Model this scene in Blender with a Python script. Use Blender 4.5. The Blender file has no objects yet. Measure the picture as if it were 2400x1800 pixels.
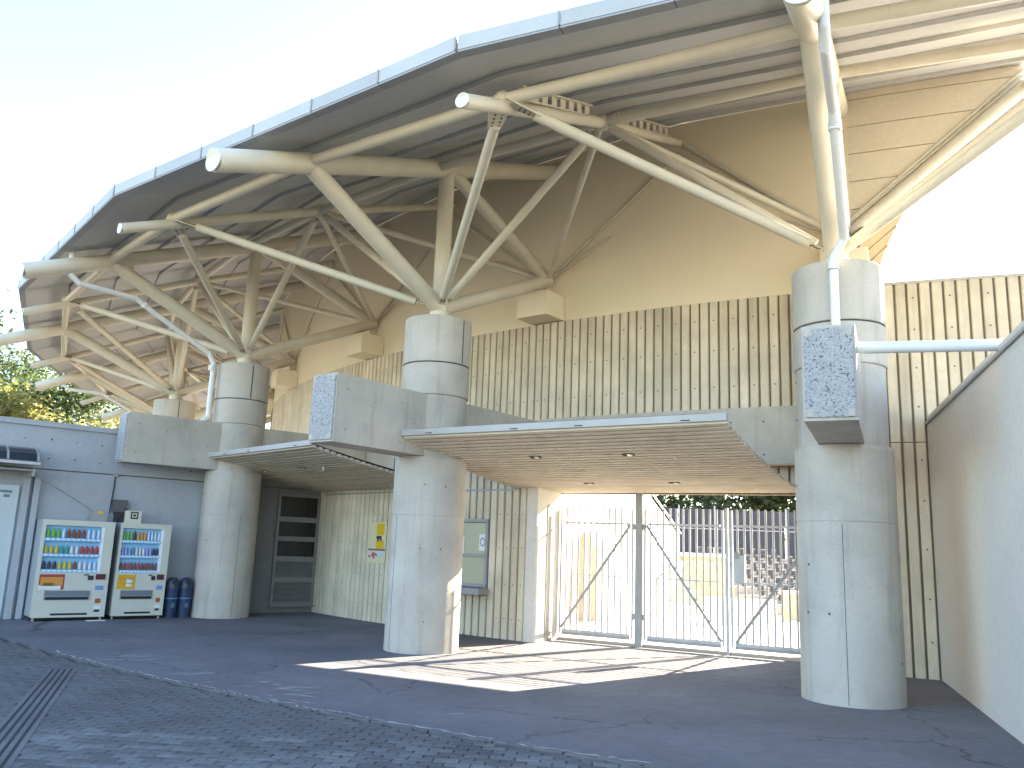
import bpy, math, random
from mathutils import Vector, Matrix
random.seed(7)
sc = bpy.context.scene
col = sc.collection
rad = math.radians

# ------------------------------------------------------------------ camera
EYE = 1.6
UPC = Vector((345.0, -9150.0, 1800.0)).normalized()      # world up seen by the camera (x right, y down, z forward)
fwd = Vector((0, 0, 1)); fy = (fwd - UPC * UPC.z).normalized(); fx = fy.cross(UPC)
if fx.x < 0: fx = -fx
def c2w(v): return Vector((fx.dot(v), fy.dot(v), UPC.dot(v)))
cd = bpy.data.cameras.new('camera'); cam = bpy.data.objects.new('camera', cd); col.objects.link(cam)
xr, yu, zb = c2w(Vector((1, 0, 0))), c2w(Vector((0, -1, 0))), c2w(Vector((0, 0, -1)))
M = Matrix((xr, yu, zb)).transposed().to_4x4(); M.translation = (0, 0, EYE); cam.matrix_world = M
cd.sensor_width = 36; cd.lens = 29.3; cd.clip_start = 0.1; cd.clip_end = 2000
sc.camera = cam

# ------------------------------------------------------------------ light
SUN_EL, SUN_AZ = rad(23.5), rad(48.7)
sun_dir = Vector((math.sin(SUN_AZ) * math.cos(SUN_EL), math.cos(SUN_AZ) * math.cos(SUN_EL), math.sin(SUN_EL)))
w = bpy.data.worlds.new('World'); sc.world = w; w.use_nodes = True
wn = w.node_tree.nodes; bg = wn['Background']
sky = wn.new('ShaderNodeTexSky'); sky.sky_type = 'NISHITA'; sky.sun_disc = False
sky.sun_elevation = SUN_EL; sky.sun_rotation = SUN_AZ; sky.air_density = 1.0; sky.dust_density = 0.5; sky.ozone_density = 1.6
w.node_tree.links.new(sky.outputs[0], bg.inputs[0]); bg.inputs[1].default_value = 0.082
sd = bpy.data.lights.new('sun', 'SUN'); sd.energy = 5.0; sd.angle = rad(0.5); sd.color = (1.0, 0.88, 0.68)
sun = bpy.data.objects.new('sun', sd); col.objects.link(sun)
sun.rotation_euler = sun_dir.to_track_quat('Z', 'Y').to_euler()
sc.view_settings.view_transform = 'Standard'; sc.view_settings.look = 'None'
sc.view_settings.exposure = 3.3; sc.view_settings.gamma = 1.0; sc.view_settings.use_curve_mapping = False
sc.render.engine = 'CYCLES'
sc.cycles.use_denoising = True; sc.cycles.max_bounces = 10; sc.cycles.diffuse_bounces = 6
sc.cycles.sample_clamp_indirect = 8

# ------------------------------------------------------------------ materials
def mat(name, base, var=0.14, scale=2.5, rough=0.8, bump=0.0, bscale=60, streak=0.0, stain=(0.10, 0.09, 0.075), sthr=0.55,
        rnd=0.0, fine=0.06, spec=0.3, metal=0.0, patch=0.0, patchcol=None, pscale=0.8):
    m = bpy.data.materials.new(name); m.use_nodes = True
    nt = m.node_tree; N = nt.nodes; L = nt.links.new; b = N['Principled BSDF']
    b.inputs['Roughness'].default_value = rough; b.inputs['Metallic'].default_value = metal
    b.inputs['Specular IOR Level'].default_value = spec
    geo = N.new('ShaderNodeNewGeometry')
    def noise(sc_, det=5, vec=None, r=0.55):
        n = N.new('ShaderNodeTexNoise'); n.inputs['Scale'].default_value = sc_; n.inputs['Detail'].default_value = det
        n.inputs['Roughness'].default_value = r; L(vec or geo.outputs['Position'], n.inputs['Vector']); return n.outputs['Fac']
    def math_(op, a, c, d=None):
        n = N.new('ShaderNodeMath'); n.operation = op
        for i, x in enumerate((a, c, d)):
            if x is None: continue
            if isinstance(x, (int, float)): n.inputs[i].default_value = x
            else: L(x, n.inputs[i])
        return n.outputs[0]
    f = math_('MULTIPLY_ADD', noise(scale), 2 * var * 2, 1 - 2 * var)
    if fine: f = math_('MULTIPLY', f, math_('MULTIPLY_ADD', noise(scale * 22, 3), 4 * fine, 1 - 2 * fine))
    if rnd:
        oi = N.new('ShaderNodeObjectInfo'); f = math_('MULTIPLY', f, math_('MULTIPLY_ADD', oi.outputs['Random'], 2 * rnd, 1 - rnd))
    vm = N.new('ShaderNodeVectorMath'); vm.operation = 'SCALE'; vm.inputs[0].default_value = base; L(f, vm.inputs['Scale'])
    out = vm.outputs[0]
    def mixin(fac, c):
        nonlocal out
        mx = N.new('ShaderNodeMix'); mx.data_type = 'RGBA'; L(fac, mx.inputs[0]); L(out, mx.inputs[6]); mx.inputs[7].default_value = (*c, 1)
        out = mx.outputs[2]
    def ramp(v, a, c, top):
        n = N.new('ShaderNodeMapRange'); n.inputs[1].default_value = a; n.inputs[2].default_value = c; n.inputs[4].default_value = top
        L(v, n.inputs[0]); return n.outputs[0]
    if streak:
        mp = N.new('ShaderNodeMapping'); mp.inputs['Scale'].default_value = (7, 7, 0.45); L(geo.outputs['Position'], mp.inputs[0])
        mixin(ramp(noise(1.0, 6, mp.outputs[0], 0.6), sthr, sthr + 0.25, streak), stain)
    if patch:
        mixin(ramp(noise(pscale, 6, None, 0.65), 0.56, 0.72, patch), patchcol)
    L(out, b.inputs['Base Color'])
    if bump:
        bp = N.new('ShaderNodeBump'); bp.inputs['Strength'].default_value = bump; bp.inputs['Distance'].default_value = 0.02
        L(noise(bscale, 4), bp.inputs['Height']); L(bp.outputs[0], b.inputs['Normal'])
    m['N'] = name
    return m

CONC = mat('concrete', (0.455, 0.415, 0.36), 0.18, 1.6, 0.85, 0.3, 45, 0.55, (0.24, 0.215, 0.175), 0.54, patch=0.45, patchcol=(0.33, 0.315, 0.28))
CONCW = mat('wing_concrete', (0.37, 0.39, 0.415), 0.14, 0.9, 0.85, 0.25, 45, 0.25, (0.16, 0.155, 0.14), 0.58, patch=0.3, patchcol=(0.27, 0.27, 0.26))
SEAM = mat('concrete_joint', (0.09, 0.085, 0.075), 0.2)
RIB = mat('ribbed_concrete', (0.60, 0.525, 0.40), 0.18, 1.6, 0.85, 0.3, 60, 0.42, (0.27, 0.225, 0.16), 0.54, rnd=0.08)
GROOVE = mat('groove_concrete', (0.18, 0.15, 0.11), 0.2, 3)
PLASTER = mat('beige_plaster', (0.80, 0.70, 0.52), 0.035, 0.5, 0.9, 0.0, 120, 0.08, (0.45, 0.37, 0.24), 0.58, fine=0.0)
SIDING = mat('beige_siding', (0.74, 0.65, 0.50), 0.05, 0.8, 0.8)
STEEL = mat('cream_steel', (0.60, 0.545, 0.43), 0.07, 3, 0.38, 0.03, 30, 0.22, (0.28, 0.235, 0.16), 0.58)
STEELD = mat('rusty_bolts', (0.16, 0.10, 0.06), 0.3, 20)
SOFFIT = mat('grey_soffit', (0.46, 0.455, 0.445), 0.06, 0.7, 0.85, 0.05, 40, rnd=0.04)
SOFFRIB = mat('soffit_joint', (0.12, 0.11, 0.10), 0.1)
FASCIA = mat('grey_fascia', (0.40, 0.415, 0.42), 0.05, 2, 0.6, rnd=0.08, spec=0.15)
DARK = mat('dark_gap', (0.03, 0.03, 0.032), 0.2)
SLAT = mat('canopy_slat', (0.60, 0.525, 0.42), 0.10, 3, 0.7, 0.1, 60, rnd=0.08, patch=0.4, patchcol=(0.27, 0.20, 0.13), pscale=2.2)
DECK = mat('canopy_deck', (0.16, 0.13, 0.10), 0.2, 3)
CANTOP = mat('canopy_fascia', (0.42, 0.405, 0.38), 0.1, 3, 0.6)
LAMP = mat('downlight', (0.65, 0.6, 0.45), 0.05, 5, 0.3)
WHITEW = mat('white_render', (0.60, 0.56, 0.50), 0.06, 0.6, 0.85, 0.08, 80, 0.12, (0.38, 0.34, 0.27), 0.56)
PVC = mat('white_pipe', (0.66, 0.66, 0.65), 0.04, 4, 0.22, 0.0)
GALV = mat('galvanised_steel', (0.42, 0.42, 0.43), 0.12, 8, 0.45, 0.0, metal=0.2)
GREYF = mat('grey_aluminium', (0.30, 0.30, 0.30), 0.08, 5, 0.45)
GLASS = mat('dark_glass', (0.015, 0.015, 0.016), 0.1, 2, 0.08, spec=0.6)
BLIND = mat('window_blind', (0.42, 0.40, 0.27), 0.06, 2, 0.35, spec=0.5)
PAPER = mat('white_paper', (0.72, 0.72, 0.70), 0.03)
BLACK = mat('black_print', (0.04, 0.04, 0.045), 0.1)
GREYL = mat('grey_louvre', (0.20, 0.195, 0.185), 0.1, 5, 0.6)
VBODY = mat('vending_body', (0.56, 0.55, 0.47), 0.04, 3, 0.4)
VSIDE = mat('vending_side', (0.34, 0.36, 0.38), 0.05, 3, 0.5)
VBLUE = mat('display_blue', (0.26, 0.52, 0.78), 0.06, 2, 0.5)
VWHITE = mat('display_white', (0.72, 0.78, 0.82), 0.03)
BIN = mat('navy_plastic', (0.028, 0.045, 0.10), 0.12, 6, 0.35)
BINLID = mat('navy_lid', (0.035, 0.05, 0.085), 0.12, 6, 0.3)
AWN = mat('smoked_polycarbonate', (0.025, 0.035, 0.05), 0.15, 3, 0.2, spec=0.5)
DOORM = mat('pale_door', (0.50, 0.54, 0.55), 0.04, 2, 0.5)
BARK = mat('bark', (0.07, 0.052, 0.038), 0.25, 9)
def flat(name, c, r=0.5): return mat(name, c, 0.05, 6, r, fine=0.0)
def leafmat(name, c, c2):
    m = bpy.data.materials.new(name); m.use_nodes = True; nt = m.node_tree; N = nt.nodes; L = nt.links.new
    b = N['Principled BSDF']; g = N.new('ShaderNodeNewGeometry')
    mx = N.new('ShaderNodeMix'); mx.data_type = 'RGBA'; L(g.outputs['Random Per Island'], mx.inputs[0])
    mx.inputs[6].default_value = (*c, 1); mx.inputs[7].default_value = (*c2, 1); L(mx.outputs[2], b.inputs['Base Color'])
    b.inputs['Roughness'].default_value = 0.6
    tr = N.new('ShaderNodeBsdfTranslucent'); L(mx.outputs[2], tr.inputs[0]); ms = N.new('ShaderNodeMixShader'); ms.inputs[0].default_value = 0.4
    L(b.outputs[0], ms.inputs[1]); L(tr.outputs[0], ms.inputs[2]); L(ms.outputs[0], N['Material Output'].inputs[0])
    return m
LEAFY = leafmat('yellow_green_leaves', (0.20, 0.20, 0.05), (0.30, 0.26, 0.07))
LEAFG = leafmat('green_leaves', (0.045, 0.08, 0.03), (0.10, 0.125, 0.04))
LEAFD = leafmat('dark_leaves', (0.035, 0.06, 0.025), (0.07, 0.095, 0.03))

def agg():
    m = bpy.data.materials.new('exposed_aggregate'); m.use_nodes = True; nt = m.node_tree; N = nt.nodes; L = nt.links.new
    b = N['Principled BSDF']; g = N.new('ShaderNodeNewGeometry'); b.inputs['Roughness'].default_value = 0.9
    v = N.new('ShaderNodeTexVoronoi'); v.inputs['Scale'].default_value = 70; L(g.outputs['Position'], v.inputs['Vector'])
    n = N.new('ShaderNodeTexNoise'); n.inputs['Scale'].default_value = 42; n.inputs['Detail'].default_value = 4; L(g.outputs['Position'], n.inputs['Vector'])
    r = N.new('ShaderNodeValToRGB'); e = r.color_ramp.elements
    e[0].position = 0.34; e[0].color = (0.09, 0.09, 0.09, 1); e[1].position = 0.43; e[1].color = (0.42, 0.385, 0.34, 1)
    L(n.outputs['Fac'], r.inputs[0])
    mx = N.new('ShaderNodeMix'); mx.data_type = 'RGBA'; mx.blend_type = 'MULTIPLY'; mx.inputs[0].default_value = 0.35
    L(r.outputs[0], mx.inputs[6]); L(v.outputs['Color'], mx.inputs[7])
    hs = N.new('ShaderNodeHueSaturation'); hs.inputs['Saturation'].default_value = 0.12; L(mx.outputs[2], hs.inputs['Color'])
    L(hs.outputs[0], b.inputs['Base Color'])
    bp = N.new('ShaderNodeBump'); bp.inputs['Strength'].default_value = 0.9; bp.inputs['Distance'].default_value = 0.02
    L(n.outputs['Fac'], bp.inputs['Height']); L(bp.outputs[0], b.inputs['Normal'])
    return m
AGG = agg()

def asphalt():
    m = bpy.data.materials.new('asphalt'); m.use_nodes = True; nt = m.node_tree; N = nt.nodes; L = nt.links.new
    b = N['Principled BSDF']; g = N.new('ShaderNodeNewGeometry'); b.inputs['Roughness'].default_value = 0.85; b.inputs['Specular IOR Level'].default_value = 0.25
    def nz(s, d=5, r=0.6):
        n = N.new('ShaderNodeTexNoise'); n.inputs['Scale'].default_value = s; n.inputs['Detail'].default_value = d; n.inputs['Roughness'].default_value = r
        L(g.outputs['Position'], n.inputs['Vector']); return n
    def mr(v, a, c, lo, hi):
        n = N.new('ShaderNodeMapRange'); n.inputs[1].default_value = a; n.inputs[2].default_value = c; n.inputs[3].default_value = lo; n.inputs[4].default_value = hi
        L(v, n.inputs[0]); return n.outputs[0]
    def mul(a, c):
        n = N.new('ShaderNodeMath'); n.operation = 'MULTIPLY'; L(a, n.inputs[0]); L(c, n.inputs[1]); return n.outputs[0]
    big = mr(nz(0.55, 6).outputs['Fac'], 0.3, 0.7, 0.78, 1.22); sp = mr(nz(90, 2).outputs['Fac'], 0.3, 0.7, 0.72, 1.28)
    mid = mr(nz(7, 4).outputs['Fac'], 0.3, 0.7, 0.9, 1.1)
    # fine branching cracks
    dz = nz(1.3, 4); ad = N.new('ShaderNodeVectorMath'); ad.operation = 'MULTIPLY_ADD'; L(dz.outputs['Color'], ad.inputs[0]); ad.inputs[1].default_value = (0.9, 0.9, 0); L(g.outputs['Position'], ad.inputs[2])
    vo = N.new('ShaderNodeTexVoronoi'); vo.feature = 'DISTANCE_TO_EDGE'; vo.inputs['Scale'].default_value = 0.42; L(ad.outputs[0], vo.inputs['Vector'])
    cr = mr(vo.outputs['Distance'], 0.0, 0.007, 0.45, 1.0)
    gate = mr(nz(0.35, 2).outputs['Fac'], 0.45, 0.55, 1.0, 0.0)
    mm = N.new('ShaderNodeMath'); mm.operation = 'MAXIMUM'; L(cr, mm.inputs[0]); L(gate, mm.inputs[1])
    f = mul(mul(mul(big, sp), mid), mm.outputs[0])
    vm = N.new('ShaderNodeVectorMath'); vm.operation = 'SCALE'; vm.inputs[0].default_value = (0.168, 0.165, 0.182); L(f, vm.inputs['Scale']); L(vm.outputs[0], b.inputs['Base Color'])
    bp = N.new('ShaderNodeBump'); bp.inputs['Strength'].default_value = 0.5; bp.inputs['Distance'].default_value = 0.01
    L(sp, bp.inputs['Height']); L(bp.outputs[0], b.inputs['Normal'])
    return m
ASPH = asphalt()
PAVER = mat('grey_paver', (0.155, 0.154, 0.155), 0.2, 1.2, 0.9, 0.4, 150, rnd=0.25, fine=0.14, patch=0.5, patchcol=(0.115, 0.112, 0.085), pscale=0.7, spec=0.1)
BED = mat('paver_joint', (0.075, 0.075, 0.06), 0.3, 3)
KERB = mat('old_kerb', (0.15, 0.147, 0.142), 0.3, 5, 0.9, 0.4, 60, patch=0.4, patchcol=(0.115, 0.115, 0.085), pscale=2.5)
FLAKE = mat('white_flake', (0.55, 0.55, 0.53), 0.2, 8)

# ------------------------------------------------------------------ mesh helpers
class MB:
    def __init__(s): s.v, s.f, s.sm = [], [], []
    def add(s, vs, fs, sm=False):
        o = len(s.v); s.v += [Vector(v) for v in vs]; s.f += [tuple(i + o for i in f) for f in fs]; s.sm += [sm] * len(fs); return s
    def box(s, c, ax, ay, az):                       # centre and three half-vectors
        c, ax, ay, az = Vector(c), Vector(ax), Vector(ay), Vector(az)
        vs = [c + ax * x + ay * y + az * z for z in (-1, 1) for y in (-1, 1) for x in (-1, 1)]
        return s.add(vs, [(0, 2, 3, 1), (4, 5, 7, 6), (0, 1, 5, 4), (2, 6, 7, 3), (0, 4, 6, 2), (1, 3, 7, 5)])
    def bar(s, p, q, wd, h, up=(0, 0, 1)):           # rectangular bar from p to q
        p, q, up = Vector(p), Vector(q), Vector(up); d = q - p; l = d.length; d.normalize()
        sd = d.cross(up); sd = sd.normalized() if sd.length > 1e-5 else Vector((1, 0, 0)); u = sd.cross(d)
        return s.box((p + q) / 2, d * l / 2, sd * wd / 2, u * h / 2)
    def tube(s, p, q, r, n=14, r2=None, caps=True):
        p, q = Vector(p), Vector(q); d = (q - p).normalized(); r2 = r if r2 is None else r2
        a = d.cross(Vector((0, 0, 1))); a = a.normalized() if a.length > 1e-4 else Vector((1, 0, 0)); b = d.cross(a)
        ring = lambda c, rr: [c + (a * math.cos(2 * math.pi * i / n) + b * math.sin(2 * math.pi * i / n)) * rr for i in range(n)]
        s.add(ring(p, r) + ring(q, r2), [(i, (i + 1) % n, n + (i + 1) % n, n + i) for i in range(n)], True)
        if caps: s.add(ring(p, r), [tuple(range(n))[::-1]]); s.add(ring(q, r2), [tuple(range(n))])
        return s
    def path(s, pts, r, n=12):
        pts = [Vector(p) for p in pts]
        for i in range(len(pts) - 1): s.tube(pts[i], pts[i + 1], r, n)
        for p in pts[1:-1]: s.ball(p, r * 1.04, 10, 6)
        return s
    def ball(s, c, r, n=12, m=8):
        c = Vector(c); vs = [c + Vector((r * math.sin(math.pi * j / m) * math.cos(2 * math.pi * i / n), r * math.sin(math.pi * j / m) * math.sin(2 * math.pi * i / n), r * math.cos(math.pi * j / m))) for j in range(m + 1) for i in range(n)]
        return s.add(vs, [(j * n + i, (j + 1) * n + i, (j + 1) * n + (i + 1) % n, j * n + (i + 1) % n) for j in range(m) for i in range(n)], True)
    def lathe(s, c, prof, n=56):                     # prof: (r, z) bottom to top
        c = Vector(c)
        for (r0, z0), (r1, z1) in zip(prof, prof[1:]):
            vs = [c + Vector((r * math.cos(2 * math.pi * i / n), r * math.sin(2 * math.pi * i / n), z)) for r, z in ((r0, z0), (r1, z1)) for i in range(n)]
            s.add(vs, [(i, (i + 1) % n, n + (i + 1) % n, n + i) for i in range(n)], True)
        return s
    def prism(s, poly, ext):
        poly = [Vector(p) for p in poly]; e = Vector(ext); n = len(poly)
        return s.add(poly + [p + e for p in poly], [tuple(range(n))[::-1], tuple(range(n, 2 * n))] + [(i, (i + 1) % n, n + (i + 1) % n, n + i) for i in range(n)])
    def mesh(s, name, m, origin=(0, 0, 0)):
        me = bpy.data.meshes.new(name); o = Vector(origin)
        me.from_pydata([v - o for v in s.v], [], s.f); me.polygons.foreach_set('use_smooth', s.sm); me.materials.append(m); me.update(); return me
    def build(s, name, m, parent=None, label=None, kind=None):
        org = worldloc(parent) if parent else Vector((0, 0, 0))
        ob = bpy.data.objects.new(name, s.mesh(name, m, org)); col.objects.link(ob)
        if parent: ob.parent = parent
        if label: ob['label'] = label
        if kind: ob['kind'] = kind
        return ob
def worldloc(o):
    p = Vector((0, 0, 0))
    while o: p = p + Vector(o.location); o = o.parent
    return p
def thing(name, loc, label, cat, group=None):
    o = bpy.data.objects.new(name, None); o.location = loc; o.empty_display_size = 0.1; col.objects.link(o)
    return tag(o, label, cat, group)
def tag(o, label, cat, group=None):
    o['label'] = label; o['category'] = cat
    if group: o['group'] = group
    return o
def struct(o): o['kind'] = 'structure'; return o
def inst(name, me, parent, loc, rz=0.0, scale=None, label=None):
    ob = bpy.data.objects.new(name, me); col.objects.link(ob); ob.parent = parent
    ob.location = Vector(loc) - worldloc(parent); ob.rotation_euler = (0, 0, rz)
    if scale: ob.scale = scale
    return ob

# ------------------------------------------------------------------ plan of the round building
CX, CY, RR = 16.0827, 36.4575, 28.8045
A0, ST = rad(-114.517), rad(-12.492)                 # column 0 is the near right one, k counts leftwards
def er(k): a = A0 + k * ST; return Vector((math.cos(a), math.sin(a), 0))
def et(k): a = A0 + k * ST; return Vector((math.sin(a), -math.cos(a), 0))       # leftwards
def P(k, s, z=0.0): e = er(k); return Vector((CX + (RR + s) * e.x, CY + (RR + s) * e.y, z))
def ang(k): return A0 + k * ST
SL, Z0 = 0.38, 8.0                                   # slope of the radial beams
def zb_(s): return Z0 - SL * s

# ------------------------------------------------------------------ ground
def arcpoly(k0, k1, s, n, z): return [P(k0 + (k1 - k0) * i / n, s, z) for i in range(n + 1)]
g = MB(); g.add([(-400, -400, -0.06), (400, -400, -0.06), (400, 600, -0.06), (-400, 600, -0.06)], [(0, 1, 2, 3)])
FIELD = mat('pale_ground', (0.52, 0.48, 0.40), 0.1, 0.4)
struct(g.build('ground', FIELD))
g = MB(); n = 60; o1 = arcpoly(-3, 7, 4.36, n, 0.0); i1 = arcpoly(-3, 7, -3.45, n, 0.0)
g.add(o1 + i1, [(i, i + 1, n + 2 + i, n + 1 + i) for i in range(n)]); asph = struct(g.build('forecourt_asphalt', ASPH))
g = MB(); o1 = arcpoly(-3, 7, -3.45, n, -0.004); i1 = arcpoly(-3, 7, -30, n, -0.004)
g.add(o1 + i1, [(i, i + 1, n + 2 + i, n + 1 + i) for i in range(n)])
struct(g.build('infield_pavement', mat('infield_concrete', (0.62, 0.57, 0.47), 0.08, 0.8)))
pav = MB(); o1 = arcpoly(-3, 7, 34, n, -0.03); i1 = arcpoly(-3, 7, 4.36, n, -0.03)
pav.add(o1 + i1, [(i, i + 1, n + 2 + i, n + 1 + i) for i in range(n)]); pavement = struct(pav.build('plaza_paving', BED))
# kerb stones along the drip line
for i in range(64):
    k0, k1 = -0.9 + i * 0.0905, -0.9 + (i + 0.965) * 0.0905
    m = MB(); dz = random.uniform(-0.004, 0.004)
    q = [P(k0, 4.36), P(k1, 4.36), P(k1, 4.395), P(k0, 4.395)]; q = [Vector((p.x, p.y, -0.05)) for p in q]
    m.prism(q[::-1], (0, 0, 0.052 + dz * .5)); m.build('kerb_stone', KERB, pavement)
# pavers in running bond
PA = rad(-7); pu = Vector((math.cos(PA), math.sin(PA), 0)); pv = Vector((-math.sin(PA), math.cos(PA), 0))
def slot_dist(p):                                    # distance to the slot drain line
    a = Vector((-3.70, 6.65, 0)); d = (Vector((-5.16, 10.31, 0)) - a).normalized(); r = Vector((p.x, p.y, 0)) - a
    return abs(r.cross(d).z), r.dot(d)
pmes = MB(); hx, hy = 0.0955, 0.0455
pmes.add([(-hx, -hy, -0.03), (hx, -hy, -0.03), (hx, hy, -0.03), (-hx, hy, -0.03), (-hx, -hy, -0.005), (hx, -hy, -0.005), (hx, hy, -0.005), (-hx, hy, -0.005),
          (-hx + .006, -hy + .006, 0), (hx - .006, -hy + .006, 0), (hx - .006, hy - .006, 0), (-hx + .006, hy - .006, 0)],
         [(0, 1, 5, 4), (1, 2, 6, 5), (2, 3, 7, 6), (3, 0, 4, 7), (4, 5, 9, 8), (5, 6, 10, 9), (6, 7, 11, 10), (7, 4, 8, 11), (8, 9, 10, 11)])
pmesh = pmes.mesh('paver', PAVER)
spots = []
for r in range(-10, 130):
    for c in range(-110, 40):
        p = Vector((0.0, 4.2, 0)) + pu * (c * 0.2 + (r % 2) * 0.1) + pv * (r * 0.1)
        if p.y < 4.4 or p.y > 14.5 or p.x < -10.5 or p.x > 2.6: continue
        rr_ = math.hypot(p.x - CX, p.y - CY)
        if rr_ < RR + 4.46 or abs(p.x) / max(p.y, 1) > 0.78: continue
        sdist, along = slot_dist(p)
        if sdist < 0.09 and -3 < along < 4.0: continue
        spots.append(p)
vis = lambda p: (abs(p.x) / p.y < 0.60 and (p.y > 6.1 + max(0, p.x) * 0.1))
spots.sort(key=lambda p: (0 if vis(p) else 1, p.y))
rest = MB()
for i, p in enumerate(spots):
    dz = random.uniform(-0.003, 0.002); tx, ty = random.gauss(0, 0.006), random.gauss(0, 0.009); rz = PA + random.gauss(0, 0.012)
    if i < 300:
        ob = inst('paver', pmesh, pavement, (p.x, p.y, dz), rz); ob.rotation_euler = (ty, tx, rz)
    else:
        R = Matrix.Rotation(rz, 3, 'Z') @ Matrix.Rotation(tx, 3, 'Y') @ Matrix.Rotation(ty, 3, 'X')
        rest.add([R @ v + Vector((p.x, p.y, dz)) for v in pmes.v], pmes.f)
rest.build('paver_field', PAVER, pavement, kind='stuff')
# slot drain: four dark channels between pale bars
a = Vector((-3.05, 5.0, 0)); b = Vector((-5.16, 10.31, 0)); d = (b - a).normalized(); sdv = Vector((d.y, -d.x, 0))
drain = thing('slot_drain', a, 'straight slotted drain with dark parallel channels crossing the brick paving', 'drain')
m = MB(); m.box((a + b) / 2 + Vector((0, 0, -0.012)), d * (b - a).length / 2, sdv * 0.15, Vector((0, 0, 0.016))); m.build('channel_bed', PAVER, drain)
for j in range(4):
    m = MB(); off = sdv * (-0.096 + j * 0.064); m.box((a + b) / 2 + off + Vector((0, 0, 0.0)), d * (b - a).length / 2, sdv * 0.011, Vector((0, 0, 0.007))); m.build('slot', DARK, drain)
# crumbling white flakes at the edge of the asphalt
fl = MB()
def flake_line(k, s, L, direction, wv):
    p = P(k, s, 0.004); d = Vector((math.cos(direction), math.sin(direction), 0)); nrm = Vector((-d.y, d.x, 0)); pts = []
    steps = max(3, int(L / 0.05)); off = 0
    for i in range(steps + 1):
        off += random.gauss(0, 0.012); t = i / steps
        wd = wv * (0.35 + random.random()) * math.sin(math.pi * (0.08 + 0.84 * t)); c_ = p + d * (L * t) + nrm * off
        pts.append((c_ + nrm * wd, c_ - nrm * wd))
    for a_, b_ in zip(pts, pts[1:]): fl.add([a_[0], a_[1], b_[1], b_[0]], [(0, 1, 2, 3)])
for _ in range(26):
    k = random.choice([1.18, 1.26, 1.0, 1.06, 0.78, 0.84, 0.52]) + random.gauss(0, 0.03)
    flake_line(k, random.uniform(3.6, 4.25), random.uniform(0.12, 0.55), random.uniform(-0.5, 0.9), random.uniform(0.004, 0.012))
for i in range(90): flake_line(0.2 + i * 0.0135, 4.325 + random.gauss(0, 0.012), random.uniform(0.06, 0.2), ang(0.2 + i * 0.0135) + math.pi / 2, random.uniform(0.004, 0.014))
tf = fl.build('peeling_marks', FLAKE, kind='stuff'); tf['label'] = 'white crumbly flakes along the edge of the asphalt'
# pale worn line on the asphalt in front of the right column
m = MB(); p0, p1 = Vector((1.9, 11.9, 0.004)), Vector((3.75, 10.35, 0.004)); dd = (p1 - p0).normalized(); nn = Vector((-dd.y, dd.x, 0)) * 0.012
m.add([p0 + nn, p0 - nn, p1 - nn, p1 + nn], [(0, 1, 2, 3)]); m.build('asphalt_joint', mat('pale_joint', (0.2, 0.19, 0.18), 0.3, 9), asph)
# threshold under the gate
G0 = Vector((1.0, 15.75, 0)); G1 = Vector((4.85, 13.75, 0)); GD = (G1 - G0).normalized(); GN = Vector((GD.y, -GD.x, 0))   # GN points to the camera
if GN.y > 0: GN = -GN
def G(t, z=0.0, n=0.0): return G0 + GD * t + GN * n + Vector((0, 0, z))
m = MB(); m.box(G(2.15, 0.02, -0.12), GD * 2.3, GN * 0.1, Vector((0, 0, 0.03))); m.build('gate_threshold', mat('threshold_stone', (0.42, 0.37, 0.31), 0.1, 5), asph)

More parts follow.
